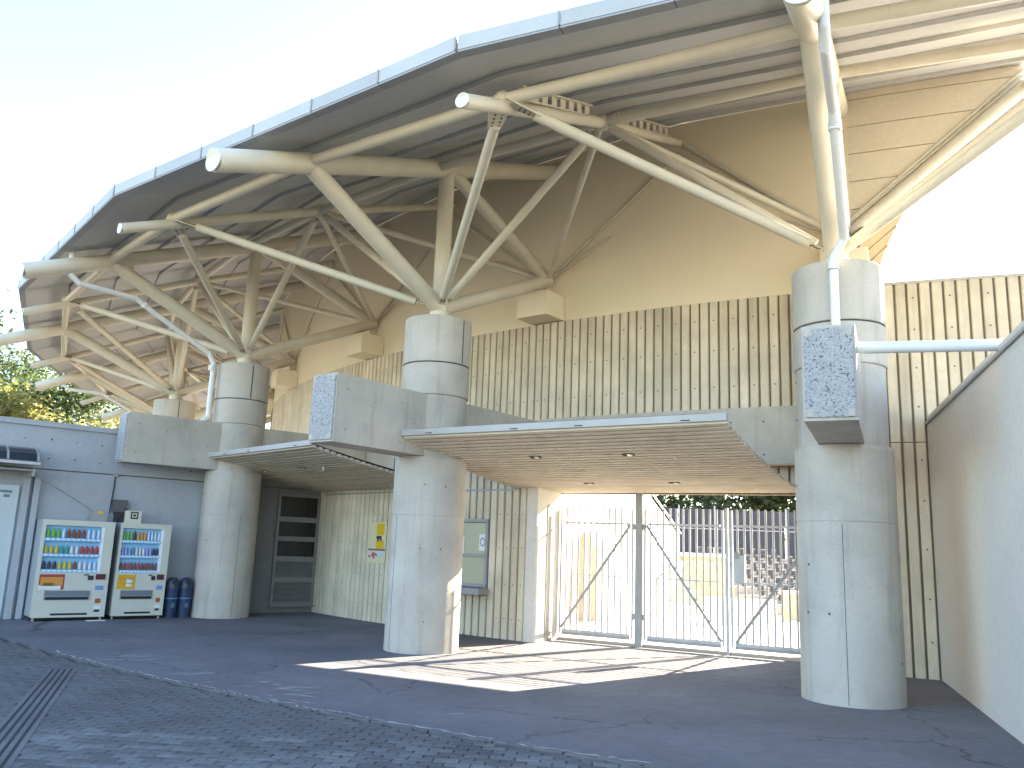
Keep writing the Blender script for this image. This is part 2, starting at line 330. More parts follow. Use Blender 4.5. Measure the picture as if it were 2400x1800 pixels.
# ------------------------------------------------------------------ columns
COLLAB = {0: 'large round concrete column nearest the camera, right of the gates', 1: 'round concrete column left of the gates with ticket window behind',
          2: 'round concrete column beside the vending machines and bins', 3: 'round concrete column top showing above the left wing wall',
          4: 'farthest round concrete column hidden mostly behind the wing wall'}
for k in range(5):
    c = P(k, 0); t = thing('concrete_column', c, COLLAB[k], 'column', 'round columns carrying the roof')
    e, tv = er(k), et(k)
    MB().lathe(c, [(0.575, 0), (0.575, 2.03), (0.568, 2.035), (0.568, 2.045), (0.575, 2.05), (0.575, 2.90), (0.56, 2.945), (0.53, 2.95)]).build('shaft', CONC, t)
    MB().lathe(c, [(0.525, 2.94), (0.525, 3.935)]).build('neck', CONC, t)
    MB().lathe(c, [(0.52, 3.93), (0.545, 3.94), (0.55, 3.95), (0.55, 4.44), (0.54, 4.45)]).build('lower_drum', CONC, t)
    MB().lathe(c, [(0.528, 4.44), (0.528, 4.475)]).build('drum_joint', SEAM, t)
    MB().lathe(c, [(0.54, 4.47), (0.55, 4.48), (0.55, 5.22), (0.54, 5.235), (0.0, 5.24)]).build('upper_drum', CONC, t)
    j = MB()                                          # vertical form joints
    fc = math.atan2(-c.y, -c.x); ja, jb_ = ((-.08, 2.6), (-1.0, .83), (.38, .33), (.3, .2), (.3, .2))[k]
    for aa, z0, z1, rj in ((fc + ja, 0.02, 2.02, 0.5755), (fc + jb_, 4.49, 5.2, 0.5505)):
        dv = Vector((math.cos(aa), math.sin(aa), 0)); pt = Vector((-dv.y, dv.x, 0))
        j.box(c + dv * rj + Vector((0, 0, (z0 + z1) / 2)), dv * 0.002, pt * (0.012 if z0 > 4 else 0.0028), Vector((0, 0, (z1 - z0) / 2)))
    j.build('form_joint', SEAM, t)
    h = MB()
    for _ in range(5):
        aa = ang(k) + random.uniform(-1.3, 1.3); z = random.choice([0.45, 1.0, 1.55, 2.5]) + random.uniform(-.03, .03)
        dv = Vector((math.cos(aa), math.sin(aa), 0)); h.tube(c + dv * 0.570 + Vector((0, 0, z)), c + dv * 0.5768 + Vector((0, 0, z)), random.uniform(0.009, 0.016), 8)
    h.build('tie_hole', SEAM, t)
    MB().lathe(c, [(0.17, 5.238), (0.17, 5.40), (0.15, 5.42), (0.0, 5.45)], 24).build('steel_collar', STEEL, t)
    # radial concrete bracket beam through the neck
    b = MB(); L0, L1, hw, zlo, zhi = -3.0, 2.31, 0.255, 2.955, 3.93
    q = [c + e * L0 - tv * hw, c + e * L1 - tv * hw, c + e * L1 + tv * hw, c + e * L0 + tv * hw]
    b.prism([Vector((v.x, v.y, zlo)) for v in q][::-1], (0, 0, zhi - zlo)); bb = b.build('bracket_beam', CONC, t)
    m = MB(); m.box(c + e * 2.322 + Vector((0, 0, (zlo + zhi) / 2)), e * 0.012, tv * (hw - 0.022), Vector((0, 0, 0.455))); m.build('aggregate_panel', AGG, bb)
    m = MB()
    for sx in (-1, 1):
        for sz in (-1, 1):
            m.box(c + e * 2.33 + tv * sx * (hw - 0.062) + Vector((0, 0, (zlo + zhi) / 2 + sz * 0.415)), e * 0.008, tv * 0.036, Vector((0, 0, 0.036)))
    m.build('corner_pad', CONC, bb)
    h = MB()
    for sx in (-1, 1):
        for s_, z in ((2.1, 3.15), (2.1, 3.72), (1.55, 3.62), (1.0, 3.1), (1.0, 3.7), (0.72, 3.42), (-1.2, 3.15), (-1.2, 3.7), (-2.3, 3.15), (-2.3, 3.7)):
            h.tube(c + e * s_ + tv * sx * (hw - .01) + Vector((0, 0, z)), c + e * s_ + tv * sx * (hw + .0018) + Vector((0, 0, z)), 0.011, 8)
    h.build('tie_hole', SEAM, bb)

# ------------------------------------------------------------------ roof: soffit, eave and steel
roof = thing('stadium_roof', P(1, 0, 5.45), 'sloping grey roof over the entrance on branching cream steel tubes', 'roof')
TH = math.tan(abs(ST) / 2)
ZS = 8.30                                            # soffit level at the column ring
def F(k, u, v): e, tv = er(k), et(k); return Vector((CX, CY, 0)) + e * (RR + u) + tv * v + Vector((0, 0, ZS - SL * u))
US, UE = -3.6, 3.80
for k in range(0, 7):
    edges = [UE - 0.02]; u = UE
    while u > US: u -= 0.93; edges.append(max(u, US))
    e, tv = er(k), et(k); nrm = Vector((e.x * SL, e.y * SL, 1)).normalized()
    for u1, u0 in zip(edges, edges[1:]):
        u1 -= 0.012; u0 += 0.012
        for half in (-1, 1):
            a0, a1 = (RR + u0) * TH * half, (RR + u1) * TH * half
            gap = 0.0
            q = [F(k, u0, gap), F(k, u1, gap), F(k, u1, a1 - gap), F(k, u0, a0 - gap)]
            m = MB(); m.prism(q, nrm * 0.03); m.build('soffit_panel', SOFFIT, roof)
    m = MB(); q = [F(k, US, -(RR + US) * TH), F(k, UE, -(RR + UE) * TH), F(k, UE, (RR + UE) * TH), F(k, US, (RR + US) * TH)]
    q = [p + nrm * 0.05 for p in q]; m.prism(q, nrm * 0.10); m.build('roof_deck', FASCIA, roof)
    for u in edges[1:-1]:                             # purlin ribs below the joints
        m = MB(); m.bar(F(k, u, -(RR + u) * TH) - nrm * 0.03, F(k, u, (RR + u) * TH) - nrm * 0.03, 0.06, 0.055, nrm); m.build('purlin', SOFFIT, roof)
    # eave fascia in lengths, a dark lip below and a clip at each joint
    nseg = 6; W = (RR + UE) * TH
    for i in range(nseg):
        v0, v1 = -W + 2 * W * i / nseg + 0.006, -W + 2 * W * (i + 1) / nseg - 0.006
        p, q = F(k, UE, v0), F(k, UE, v1)
        m = MB(); m.bar(p + e * 0.05 + Vector((0, 0, 0.115)), q + e * 0.05 + Vector((0, 0, 0.115)), 0.09, 0.17); fp = m.build('fascia_panel', FASCIA, roof)
        m = MB(); m.bar(p + e * 0.03 + Vector((0, 0, 0.015)), q + e * 0.03 + Vector((0, 0, 0.015)), 0.12, 0.022); m.build('drip_lip', GREYF, fp)
        m = MB(); m.box(p + e * 0.10 + Vector((0, 0, 0.122)), e * 0.008, tv * 0.010, Vector((0, 0, 0.088))); m.build('fascia_clip', GREYF, fp)

def st(p, q, r, name='strut', n=14): return MB().tube(p, q, r, n).build(name, STEEL, roof)
def plate(p, d, nrm, L, wa, wb, par=roof):            # bolted gusset plate tapering along d
    d = Vector(d).normalized(); nrm = Vector(nrm).normalized(); sv = d.cross(nrm).normalized()
    m = MB(); q = [p - sv * wa - nrm * .008, p + sv * wa - nrm * .008, p + d * L + sv * wb - nrm * .008, p + d * L - sv * wb - nrm * .008]
    m.prism(q, nrm * 0.016); o = m.build('gusset_plate', STEEL, par)
    b = MB()
    for i in range(4):
        for sgn in (-1, 1):
            c_ = p + d * L * (0.45 + 0.14 * i) + sv * sgn * wb * 0.55
            b.tube(c_ - nrm * 0.02, c_ + nrm * 0.02, 0.013, 6)
    b.build('bolt', STEELD, o)
OUTS, INS, WS = 2.95, 0.0, -3.15
top = lambda k: P(k, 0, 5.47)
wnode = lambda k: P(k, WS, 6.87)
mo = lambda k: P(k, 3.1, 6.80)                        # mid-bay outer node
mi = lambda k: P(k, 0.31, 7.87)
for k in range(0, 6):
    e, tv = er(k), et(k)
    m = MB(); m.tube(P(k, 4.42, zb_(4.42)), P(k, -3.2, zb_(-3.2)), 0.155, 20); bm_ = m.build('radial_beam', STEEL, roof)
    MB().tube(P(k, 4.42, zb_(4.42)) + e * 0.002, P(k, 4.42, zb_(4.42)) + e * 0.014, 0.157, 20).build('end_cap', PVC, bm_)
    st(top(k), P(k, OUTS, zb_(OUTS)), 0.135, n=18); st(top(k), P(k, INS, zb_(INS)), 0.135, n=18)
    st(top(k), wnode(k), 0.125, 'wall_tie', 18)
    st(wnode(k), P(k, INS - 0.1, zb_(INS)), 0.115, n=16)
    MB().ball(top(k), 0.15).build('node', STEEL, roof)
    # plate and concrete pedestal at the wall
    m = MB(); m.box(P(k, WS, 6.67), e * 0.10, tv * 0.02, Vector((0, 0, 0.28))); m.build('wall_plate', STEEL, roof)
    MB().ball(P(k, OUTS, zb_(OUTS)), 0.16).build('node', STEEL, roof)
for i in range(0, 6):
    k = i + 0.5; e, tv = er(k), et(k)
    m = MB(); m.tube(P(k, 3.92, zb_(3.92) - .14), P(k, 0.31, 7.87), 0.085, 16); m.tube(P(k, 0.31, 7.87), P(k, -3.2, 9.17), 0.075, 14); rf = m.build('mid_rafter', STEEL, roof)
    MB().tube(P(k, 3.922, zb_(3.92) - .14), P(k, 3.936, zb_(3.92) - .14), 0.088, 16).build('end_cap', PVC, rf)
    # castellated batten between rafter and soffit
    for u0, u1 in (((2.7, 0.7), (-0.2, -2.6)) if i == 0 else ()):
        m = MB(); za = lambda u: ZS - SL * u * 0.994 - 0.10
        m.bar(P(k, u0, za(u0)), P(k, u1, za(u1)), 0.09, 0.02); m.bar(P(k, u0, za(u0) - .17), P(k, u1, za(u1) - .17), 0.09, 0.02)
        for j in range(8):
            u = u0 + (u1 - u0) * (j + 0.5) / 8
            m.box(P(k, u, za(u) - 0.085), e * 0.07, tv * 0.006, Vector((0, 0, 0.085)))
        m.build('castellated_batten', STEEL, roof)
    for kk, sg in ((k - .5, 1), (k + .5, -1)):        # slender props to the two neighbouring columns
        p, q = mo(k), top(kk); d = (q - p).normalized(); st(p + d * 0.42, q - d * 0.42, 0.068)
        plate(p + d * 0.02, d, e.cross(d), 0.46, 0.17, 0.085); plate(q - d * 0.1, -d, e.cross(d), 0.36, 0.06, 0.05)
        p = mi(k); d = (q - p).normalized(); st(p + d * 0.22, q - d * 0.3, 0.066)
        if kk == int(kk) and kk < 6:
            q = wnode(kk); d = (q - p).normalized(); st(p, q, 0.055)
            MB().tube(q, P(k, -3.17, 8.95), 0.03, 8).build('brace_rod', STEEL, roof)
            MB().tube(q, P((k + kk) / 2, -3.17, 7.55), 0.022, 8).build('brace_rod', STEEL, roof)
    MB().ball(mo(k), 0.11).build('node', STEEL, roof); MB().ball(mi(k), 0.13).build('node', STEEL, roof)
pts_o, pts_i = [], []
for i in range(0, 12):
    k = i * 0.5; half = i % 2
    pts_o.append(mo(k) if half else P(k, OUTS, zb_(OUTS) + 0.02)); pts_i.append(mi(k) if half else P(k, 0.31, zb_(0.31)))
for nm, pts, r in (('outer_ring_tube', pts_o, 0.078), ('inner_ring_tube', pts_i, 0.078)):
    for p, q in zip(pts, pts[1:]): st(p, q, r, nm)
# ring members right of the near column
st(pts_o[0], P(-.5, 3.1, 6.8), 0.078, 'outer_ring_tube'); st(pts_i[0], P(-.5, 0.31, 7.87), 0.078, 'inner_ring_tube')
m = MB(); m.tube(P(-.5, 3.92, zb_(3.92) - .14), P(-.5, -3.2, 9.17), 0.085, 16); m.build('mid_rafter', STEEL, roof)
q = top(0); p = P(-.5, 3.1, 6.8); st(p, q, 0.068); p = P(-.5, 0.31, 7.87); st(p, q, 0.06)
q = wnode(0); p = P(-.5, -3.2, 9.2); st(p, q, 0.10); st(p + Vector((0, 0, .27)), q + Vector((0, 0, .22)), 0.03, 'brace_rod')
st(p + Vector((0, 0, .16)), q + Vector((-.05, .02, .13)), 0.025, 'brace_rod'); st(P(.5, -3.15, 9.17), wnode(0), 0.05)

# ------------------------------------------------------------------ rear walls
def arcwall(k0, k1, so, si, z0, z1, n=24):
    m = MB(); vs = []
    for i in range(n + 1):
        k = k0 + (k1 - k0) * i / n; zt = z1(k) if callable(z1) else z1
        vs += [P(k, so, z0), P(k, so, zt), P(k, si, zt), P(k, si, z0)]
    fs = []
    for i in range(n):
        a, b = 4 * i, 4 * i + 4
        fs += [(a, a + 1, b + 1, b), (a + 1, a + 2, b + 2, b + 1), (a + 2, a + 3, b + 3, b + 2), (a + 3, a, b, b + 3)]
    fs += [(0, 3, 2, 1), (4 * n, 4 * n + 1, 4 * n + 2, 4 * n + 3)]
    return m.add(vs, fs)
def soff(k, s=-3.25):
    kk = round(k); r = (RR + s) * math.cos((k - kk) * ST); return ZS - SL * (r - RR) - 0.004
pw = arcwall(-0.02, 6.4, -3.24, -3.6, 6.0, lambda k: soff(k, -3.24), 110).build('plaster_wall', PLASTER)
tag(pw, 'smooth beige plastered wall under the roof above the ribbed band', 'wall')
for k in range(0, 5):
    pd = MB(); e, tv = er(k), et(k); pd.box(P(k, -2.93, 6.25), e * 0.30, tv * 0.36, Vector((0, 0, 0.24)))
    pd.build('tie_pedestal', PLASTER, pw)
# one rib mesh, unit height
def ribmesh(wd, dp):
    m = MB(); a, b = wd / 2, wd / 2 - 0.012
    pr = [(-a, 0), (-a, dp * .6), (-b, dp), (b, dp), (a, dp * .6), (a, 0)]
    vs = [(x, y, z) for z in (0, 1) for x, y in pr]; n = 6
    m.add(vs, [(5, 4, 3, 2, 1, 0), (6, 7, 8, 9, 10, 11)] + [(i + 1, i, n + i, n + i + 1) for i in range(5)])
    return m.mesh('rib', RIB)
RM = ribmesh(0.140, 0.042)
def ribs(parent, k0, k1, s, segs, pitch=0.17, holes=None):
    dk = pitch / ((RR + s) * abs(ST)); nn_ = int((k1 - k0) / dk)
    for i in range(nn_):
        k = k0 + dk * (i + 0.5); e = er(k); rz = math.atan2(e.y, e.x) - math.pi / 2
        for z0, z1 in segs(k):
            if z1 - z0 > 0.02: inst('rib', RM, parent, P(k, s, z0), rz, (1, 1, z1 - z0))
up = thing('upper_ribbed_wall', P(1, -3.2, 4.05), 'tall band of vertical ribbed beige concrete below the plaster, behind the columns', 'wall')
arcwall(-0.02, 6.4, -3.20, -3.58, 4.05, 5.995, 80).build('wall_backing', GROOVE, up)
ribs(up, -0.02, 3.6, -3.20, lambda k: [(4.06, 5.99)])
th = MB()
for i in range(60):
    k = -0.02 + (3.6 * (i + .5) / 60)
    for z in (4.45, 5.1, 5.65):
        dk = 0.17 / ((RR - 3.2) * abs(ST)); kk = -0.02 + dk * (round((k + 0.02) / dk) + 0.5); e = er(kk)
        th.tube(P(kk, -3.16, z), P(kk, -3.1565, z), 0.014, 6)
th.build('tie_hole', SEAM, up)
# ring beam under the ribbed band
rb = arcwall(-0.02, 6.4, -3.02, -3.6, 3.10, 4.047, 80).build('ring_beam', CONC); tag(rb, 'horizontal concrete beam below the ribbed band between the columns', 'beam')
th = MB()
for i in range(46):
    k = 0.05 + i * 0.095
    for z in (3.25, 3.8): th.tube(P(k, -3.03, z), P(k, -3.0182, z), 0.016, 8)
th.build('tie_hole', SEAM, rb)
# lower ribbed wall with ticket window
lw = thing('lower_ribbed_wall', P(1.4, -2.39, 0), 'curved wall of vertical beige concrete ribs with a ticket window, left of the gates', 'wall')
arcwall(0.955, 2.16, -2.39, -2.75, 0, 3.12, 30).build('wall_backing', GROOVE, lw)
WK0, WK1 = 1.102, 1.252
def seg(k): return [(0.0, 0.72), (2.10, 3.1)] if WK0 - .006 < k < WK1 + .006 else [(0.0, 3.1)]
ribs(lw, 0.958, 2.13, -2.39, seg)
m = arcwall(1.0, 2.05, -2.34, -2.36, 2.63, 2.67, 24); m.build('ledge_strip', GREYF, lw)
th = MB()
for i in range(26):
    dk = 0.17 / ((RR - 2.39) * abs(ST)); kk = 0.958 + dk * (int(i * 1.3) + 0.5)
    if WK0 - .02 < kk < WK1 + .02: continue
    for z in (0.35, 0.95, 1.6, 2.2): th.tube(P(kk, -2.35, z), P(kk, -2.3462, z), 0.012, 6)
th.build('tie_hole', SEAM, lw)
kc = (WK0 + WK1) / 2; e, tv = er(kc), et(kc); wc = P(kc, -2.375, 0); hw = (WK1 - WK0) * (RR - 2.39) * abs(ST) / 2 - 0.02
def lbox(c, e, tv, x, y, z, hx, hy, hz): return MB().box(c + tv * -x + e * y + Vector((0, 0, z)), tv * hx, e * hy, Vector((0, 0, hz)))   # x to the right, y outward
m = MB()
for x, z, hx_, hz_ in ((0, 2.08, hw, 0.03), (0, 0.90, hw, 0.03), (-hw + .03, 1.48, .03, .62), (hw - .03, 1.48, .03, .62), (0, 1.44, hw, .025)):
    m.box(wc - tv * x + e * 0.02 + Vector((0, 0, z)), tv * hx_, e * 0.035, Vector((0, 0, hz_)))
wf = m.build('ticket_window', GREYF, lw)
lbox(wc, e, tv, 0, 0.0, 1.75, hw - .06, .006, .29).build('pane', BLIND, wf); lbox(wc, e, tv, 0.05, 0.01, 1.17, hw - .09, .006, .25).build('pane', BLIND, wf)
lbox(wc, e, tv, -hw + .13, 0.015, 1.62, .085, .004, .16).build('paper_notice', PAPER, wf); lbox(wc, e, tv, hw - .15, 0.012, 1.68, .085, .004, .15).build('paper_notice', PAPER, wf)
m = MB(); m.box(wc - tv * (-hw + .13) + e * .021 + Vector((0, 0, 1.64)), tv * .02, e * .001, Vector((0, 0, .03)))
m.box(wc - tv * (-hw + .13) + e * .021 + Vector((0, 0, 1.55)), tv * .05, e * .001, Vector((0, 0, .006))); m.build('notice_print', BLACK, wf)
m = MB(); cpt = wc - tv * (hw - .15) + e * .017 + Vector((0, 0, 1.69))
for i in range(14):
    a_ = 2 * math.pi * i / 14; m.box(cpt + tv * math.cos(a_) * .055 + Vector((0, 0, math.sin(a_) * .07)), tv * .012, e * .001, Vector((0, 0, .012)))
m.build('notice_print', flat('blue_grey_print', (0.2, 0.25, 0.3)), wf)
m = MB(); m.box(wc + e * 0.14 + Vector((0, 0, 0.80)), tv * (hw + .05), e * 0.17, Vector((0, 0, 0.055))); m.build('counter_ledge', GREYF, lw)
lbox(wc, e, tv, -hw - .13, 0.05, 1.5, .03, .03, .62).build('side_pipe', STEEL, lw)
# poster
kc = 1.655; e, tv = er(kc), et(kc); c = P(kc, -2.335, 0)
ps = thing('wall_poster', c + Vector((0, 0, 1.2)), 'tall yellow and white poster on the ribbed wall beside the middle column', 'poster')
lbox(c, e, tv, 0, 0, 1.61, .30, .006, .42).build('sheet', flat('cream_paper', (0.62, 0.56, 0.36)), ps)
YEL = flat('yellow_print', (0.62, 0.42, 0.02)); PUR = flat('purple_print', (0.22, 0.08, 0.2))
lbox(c, e, tv, .10, .008, 1.88, .13, .001, .12).build('yellow_block', YEL, ps); lbox(c, e, tv, .10, .008, 1.56, .13, .001, .09).build('yellow_block', YEL, ps)
m = MB()
for x, z, a_, b_ in ((.06, 1.715, .09, .03), (.03, 1.66, .03, .03), (.13, 1.66, .03, .02)): m.box(c - tv * x + e * .008 + Vector((0, 0, z)), tv * a_, e * .001, Vector((0, 0, b_)))
m.build('black_print', BLACK, ps)
lbox(c, e, tv, 0, .008, 1.46, .29, .001, .018).build('purple_band', PUR, ps)
m = MB()
for _ in range(9): m.box(c - tv * random.uniform(-.25, .02) + e * .008 + Vector((0, 0, random.uniform(1.29, 1.41))), tv * .028, e * .001, Vector((0, 0, .022)))
m.build('magenta_print', flat('magenta_print', (0.45, 0.09, 0.25)), ps, kind='stuff')
lbox(c, e, tv, .14, .008, 1.37, .10, .001, .05).build('pale_print', flat('pale_blue_print', (0.45, 0.55, 0.6)), ps)
# smooth jamb at the gate's left
jb = MB(); q = [P(0.955, -2.33), P(0.915, -2.33), P(0.955, -3.45) * 0 + G(0.0, 0, 0.02), G(-0.02, 0, -0.4), P(1.03, -3.2), P(1.03, -2.75), P(0.955, -2.75)]
jb.prism(q[::-1], (0, 0, 3.08)); jbo = jb.build('gate_jamb', WHITEW); tag(jbo, 'smooth pale end wall between the ribs and the left gate', 'wall')
m = MB(); d_ = (G(0, 0, 0.02) - P(0.915, -2.33)); m.box(P(0.915, -2.33) + d_ * 0.55 + Vector((0, 0, 1.2)), d_.normalized() * 0.09, Vector((d_.y, -d_.x, 0)).normalized() * .012, Vector((0, 0, 1.2))); m.build('jamb_shade_strip', CONC, jbo)  # darker strip stands in for a band of shade on the jamb
# lintel closing the gap between canopy and ring beam
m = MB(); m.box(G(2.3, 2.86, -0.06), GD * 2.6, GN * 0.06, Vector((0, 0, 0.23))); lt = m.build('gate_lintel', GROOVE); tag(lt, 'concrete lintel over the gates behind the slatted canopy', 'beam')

for i in range(27):
    p = G(-.2 + i * .17, 2.66, .005); inst('rib', RM, lt, p, math.atan2(GN.y, GN.x) - math.pi / 2, (1, 1, .43))
# right ribbed wall
KR = 0.118
rw = thing('right_ribbed_wall', P(-.2, -2.6, 0), 'tall vertical ribbed concrete wall behind the near column on the right', 'wall')
arcwall(-0.75, KR, -2.69, -3.3, 0, 5.83, 20).build('wall_backing', GROOVE, rw)
ribs(rw, -0.75, KR - .004, -2.69, lambda k: [(0.0, 3.36), (3.375, 5.83)])
arcwall(0.02, 0.162, -3.5, -3.95, 0, 3.1, 6).build('return_pier', CONC, rw)
arcwall(-0.75, KR, -2.64, -3.32, 5.83, 5.875, 20).build('coping', CONC, rw)
th = MB(); dk = 0.17 / ((RR - 2.69) * abs(ST))
for i in range(1, 24, 3):
    kk = -0.75 + dk * (i + 0.5)
    for z in (0.5, 1.1, 1.8, 2.5, 3.1, 3.9, 4.5, 5.1, 5.6): th.tube(P(kk, -2.655, z), P(kk, -2.6462, z), 0.014, 6)
th.build('tie_hole', SEAM, rw)
# smooth white wall coming towards the camera on the right
W0 = Vector((6.2, 12.26, 0)); W1 = Vector((3.95, 5.46, 0)); wd_ = (W1 - W0).normalized(); wn_ = Vector((wd_.y, -wd_.x, 0))
if wn_.x < 0: wn_ = -wn_
wr = MB(); q = [W0, W1, W1 + wn_ * 0.3, W0 + wn_ * 0.3]; wr.prism([Vector((p.x, p.y, 0)) for p in q], (0, 0, 3.62))
wro = wr.build('white_side_wall', WHITEW); tag(wro, 'smooth white wall running towards the camera at the far right', 'wall')
m = MB(); q = [W0 - wn_ * .03, W1 - wn_ * .03, W1 + wn_ * .33, W0 + wn_ * .33]; m.prism([Vector((p.x, p.y, 3.62)) for p in q], (0, 0, 0.035)); m.build('coping', GREYF, wro)
m = MB(); q = [W0 + wn_ * .01, W1 + wn_ * .01, W1 + wn_ * .3, W0 + wn_ * .3]; m.prism([Vector((p.x, p.y, 3.655)) for p in q], (0, 0, 0.09)); m.build('coping_block', WHITEW, wro)

# triangular gable in siding above the brace, right of the near column
gw = thing('gable_panel', P(-.2, -3.25, 7.0), 'pale horizontal siding filling the gable right of the near column', 'wall')
gz = lambda k: 6.87 + (9.2 - 6.87) * (-k / 0.5)
z = 6.9
while z < 9.6:
    z1 = z + 0.485; poly = []
    ks = [-0.5 * i / 24 for i in range(25)]
    lo = [(k, max(z, gz(k))) for k in ks if max(z, gz(k)) < min(z1, soff(k, -3.25))]; hi = [(k, min(z1, soff(k, -3.25))) for k, _ in lo]
    if len(lo) > 1:
        poly = [P(k, -3.25, zz) for k, zz in lo] + [P(k, -3.25, zz) for k, zz in hi[::-1]]
        MB().prism(poly, er(-.2) * -0.06).build('siding_board', SIDING, gw)
    z += 0.50
m = MB(); m.prism([P(k_, -3.30, gz(k_) + .02) for k_ in ks] + [P(k_, -3.30, soff(k_, -3.30)) for k_ in ks[::-1]], er(-.2) * -0.02); m.build('siding_backing', SIDING, gw)
ENDP = mat('tan_end_panel', (0.15, 0.12, 0.072), 0.08, 2, 1.0, spec=0.0)
# end wall of the stand seen past the brace, in the sun
ew = thing('stand_end_wall', (5.5, 12.6, 6.4), 'sunlit pale end panels of the stand seen under the brace', 'wall')
dn = Vector((0.83, -0.56, 0))
LFT = [(5.27, 12.30, 6.62), (5.42, 12.53, 6.52), (5.60, 12.79, 6.45), (5.80, 13.09, 6.40), (6.00, 13.39, 6.37), (6.18, 13.65, 6.36)]
RGT = [(9.68, 18.84, 10.56), (8.42, 16.98, 9.16), (7.57, 15.72, 8.19), (6.90, 14.72, 7.38), (6.46, 14.08, 6.78), (6.22, 13.72, 6.38)]
for i in range(5):
    a_, b_, c_, d_ = Vector(LFT[i]), Vector(LFT[i + 1]), Vector(RGT[i]), Vector(RGT[i + 1])
    b2, d2 = a_.lerp(b_, .93), c_.lerp(d_, .93)
    MB().prism([a_, b2, d2, c_], dn * -0.05).build('end_panel', ENDP, ew)
    MB().bar(b_ + dn * .01, d_ + dn * .01, .02, .05).build('panel_rib', ENDP, ew)

# ------------------------------------------------------------------ left wing wall with doors, louvre window
B0 = Vector((-5.57, 18.67, 0)); BD = Vector((0.766, 0.643, 0)).normalized(); BN = Vector((BD.y, -BD.x, 0))      # BN faces the camera side
def Bp(t, z=0.0, n=0.0): return B0 + BD * t + BN * n + Vector((0, 0, z))
wg = thing('wing_wall', Bp(-3), 'low bluish concrete wall behind the vending machines on the left', 'wall')
m = MB(); m.box(Bp(-5.4, 1.775, -0.15), BD * 4.8, BN * 0.15, Vector((0, 0, 1.775))); m.build('wall_panel', CONCW, wg)
m = MB(); m.box(Bp(1.05, 1.775, -0.16), BD * 1.65, BN * 0.15, Vector((0, 0, 1.775))); m.build('recess_panel', mat('shaded_grey_render', (0.19, 0.185, 0.18), 0.1, 1.2), wg)  # neutral grey, with the shade of the enclosed recess put into the colour
m = MB(); m.box(Bp(-3.75, 3.60, -0.14), BD * 6.47, BN * 0.19, Vector((0, 0, 0.05))); m.build('coping', CONCW, wg)
m = MB(); m.box(Bp(-4.2, 2.74, 0.001), BD * 6.0, BN * 0.003, Vector((0, 0, 0.011))); m.build('form_joint', SEAM, wg)
h = MB()
for i in range(14):
    for z in (2.95, 3.3): h.tube(Bp(-6 + i * .45, z + random.uniform(-.03, .03), 0), Bp(-6 + i * .45, z, 0.0018), 0.016, 8)
h.build('tie_hole', SEAM, wg)
lvw = MB(); tc = 1.03
for z, hz in ((2.59, .03), (2.05, .055), (1.62, .05), (1.17, .06), (.71, .05), (.19, .04)): lvw.box(Bp(tc, z, .02), BD * .50, BN * .035, Vector((0, 0, hz)))
for x in (-.49, .49): lvw.box(Bp(tc + x, 1.39, .021), BD * .03, BN * .036, Vector((0, 0, 1.2)))
lvf = lvw.build('louvre_window', GREYL, wg)
for z, hz in ((2.33, .23), (1.835, .165), (1.395, .165)): MB().box(Bp(tc, z, .012), BD * .46, BN * .006, Vector((0, 0, hz))).build('pane', GLASS, lvf)
for z0, z1 in ((.76, 1.11), (.23, .66)):
    n_ = 8
    m = MB()
    for i in range(n_):
        z = z0 + (z1 - z0) * (i + .5) / n_; u_ = (BN * .022 + Vector((0, 0, -.02)))
        m.box(Bp(tc, z, .02), BD * .46, u_, u_.cross(BD).normalized() * .004)
    m.build('louvre_blade', GREYL, lvf)
m = MB(); m.box(Bp(tc, .14, .05), BD * .55, BN * .06, Vector((0, 0, .012))); m.build('window_sill', GREYL, lvf)
# door at the far left
dr = MB()
dr.box(Bp(-5.35, 1.2, .03), BD * .72, BN * .025, Vector((0, 0, 1.2))); do = dr.build('sheet_door', DOORM, wg)
MB().box(Bp(-4.84, 2.28, .058), BD * .10, BN * .002, Vector((0, 0, .022))).build('door_sign', flat('grey_blue_print', (0.12, .2, .26)), do)
MB().box(Bp(-4.82, 2.20, .058), BD * .05, BN * .002, Vector((0, 0, .025))).build('door_sign', flat('grey_blue_print2', (0.12, .2, .26)), do)
MB().box(Bp(-5.0, 1.15, .09), BD * .11, BN * .02, Vector((0, 0, .02))).build('handle', GREYF, do)
for x, wd2 in ((-4.53, .055), (-4.36, .05)): MB().box(Bp(x, 1.32, .07), BD * wd2, BN * .07, Vector((0, 0, 1.32))).build('door_post', CONCW, wg)
aw = thing('door_awning', Bp(-5.2, 2.7, .3), 'dark curved smoked awning above the door at the left edge', 'awning')
prof = [(.0, 3.10), (.25, 3.10), (.5, 3.05), (.68, 2.96), (.76, 2.82), (.76, 2.79), (.66, 2.93), (.49, 3.02), (.25, 3.07), (.0, 3.07)]
m = MB(); m.prism([Bp(-6.6, z, n_) for n_, z in prof], BD * 2.1); m.build('curved_sheet', AWN, aw)
for x in (-6.6, -5.8, -5.0, -4.52):
    m = MB()
    for (n0, z0), (n1, z1) in zip(prof[:4], prof[1:5]): m.bar(Bp(x, z0 + .004, n0), Bp(x, z1 + .004, n1), .035, .02)
    m.build('rib_bar', GREYF, aw)
MB().bar(Bp(-6.6, 2.78, .77), Bp(-4.48, 2.78, .77), .05, .05).build('front_rail', GALV, aw)
m = MB()
for i in range(6): m.bar(Bp(-6.6, 2.66, .1 + i * .11), Bp(-4.55, 2.66, .1 + i * .11), .02, .02)
m.build('under_slat', GREYF, aw); MB().box(Bp(-4.55, 2.62, .36), BD * .02, BN * .34, Vector((0, 0, .07))).build('end_bracket', GREYF, aw)
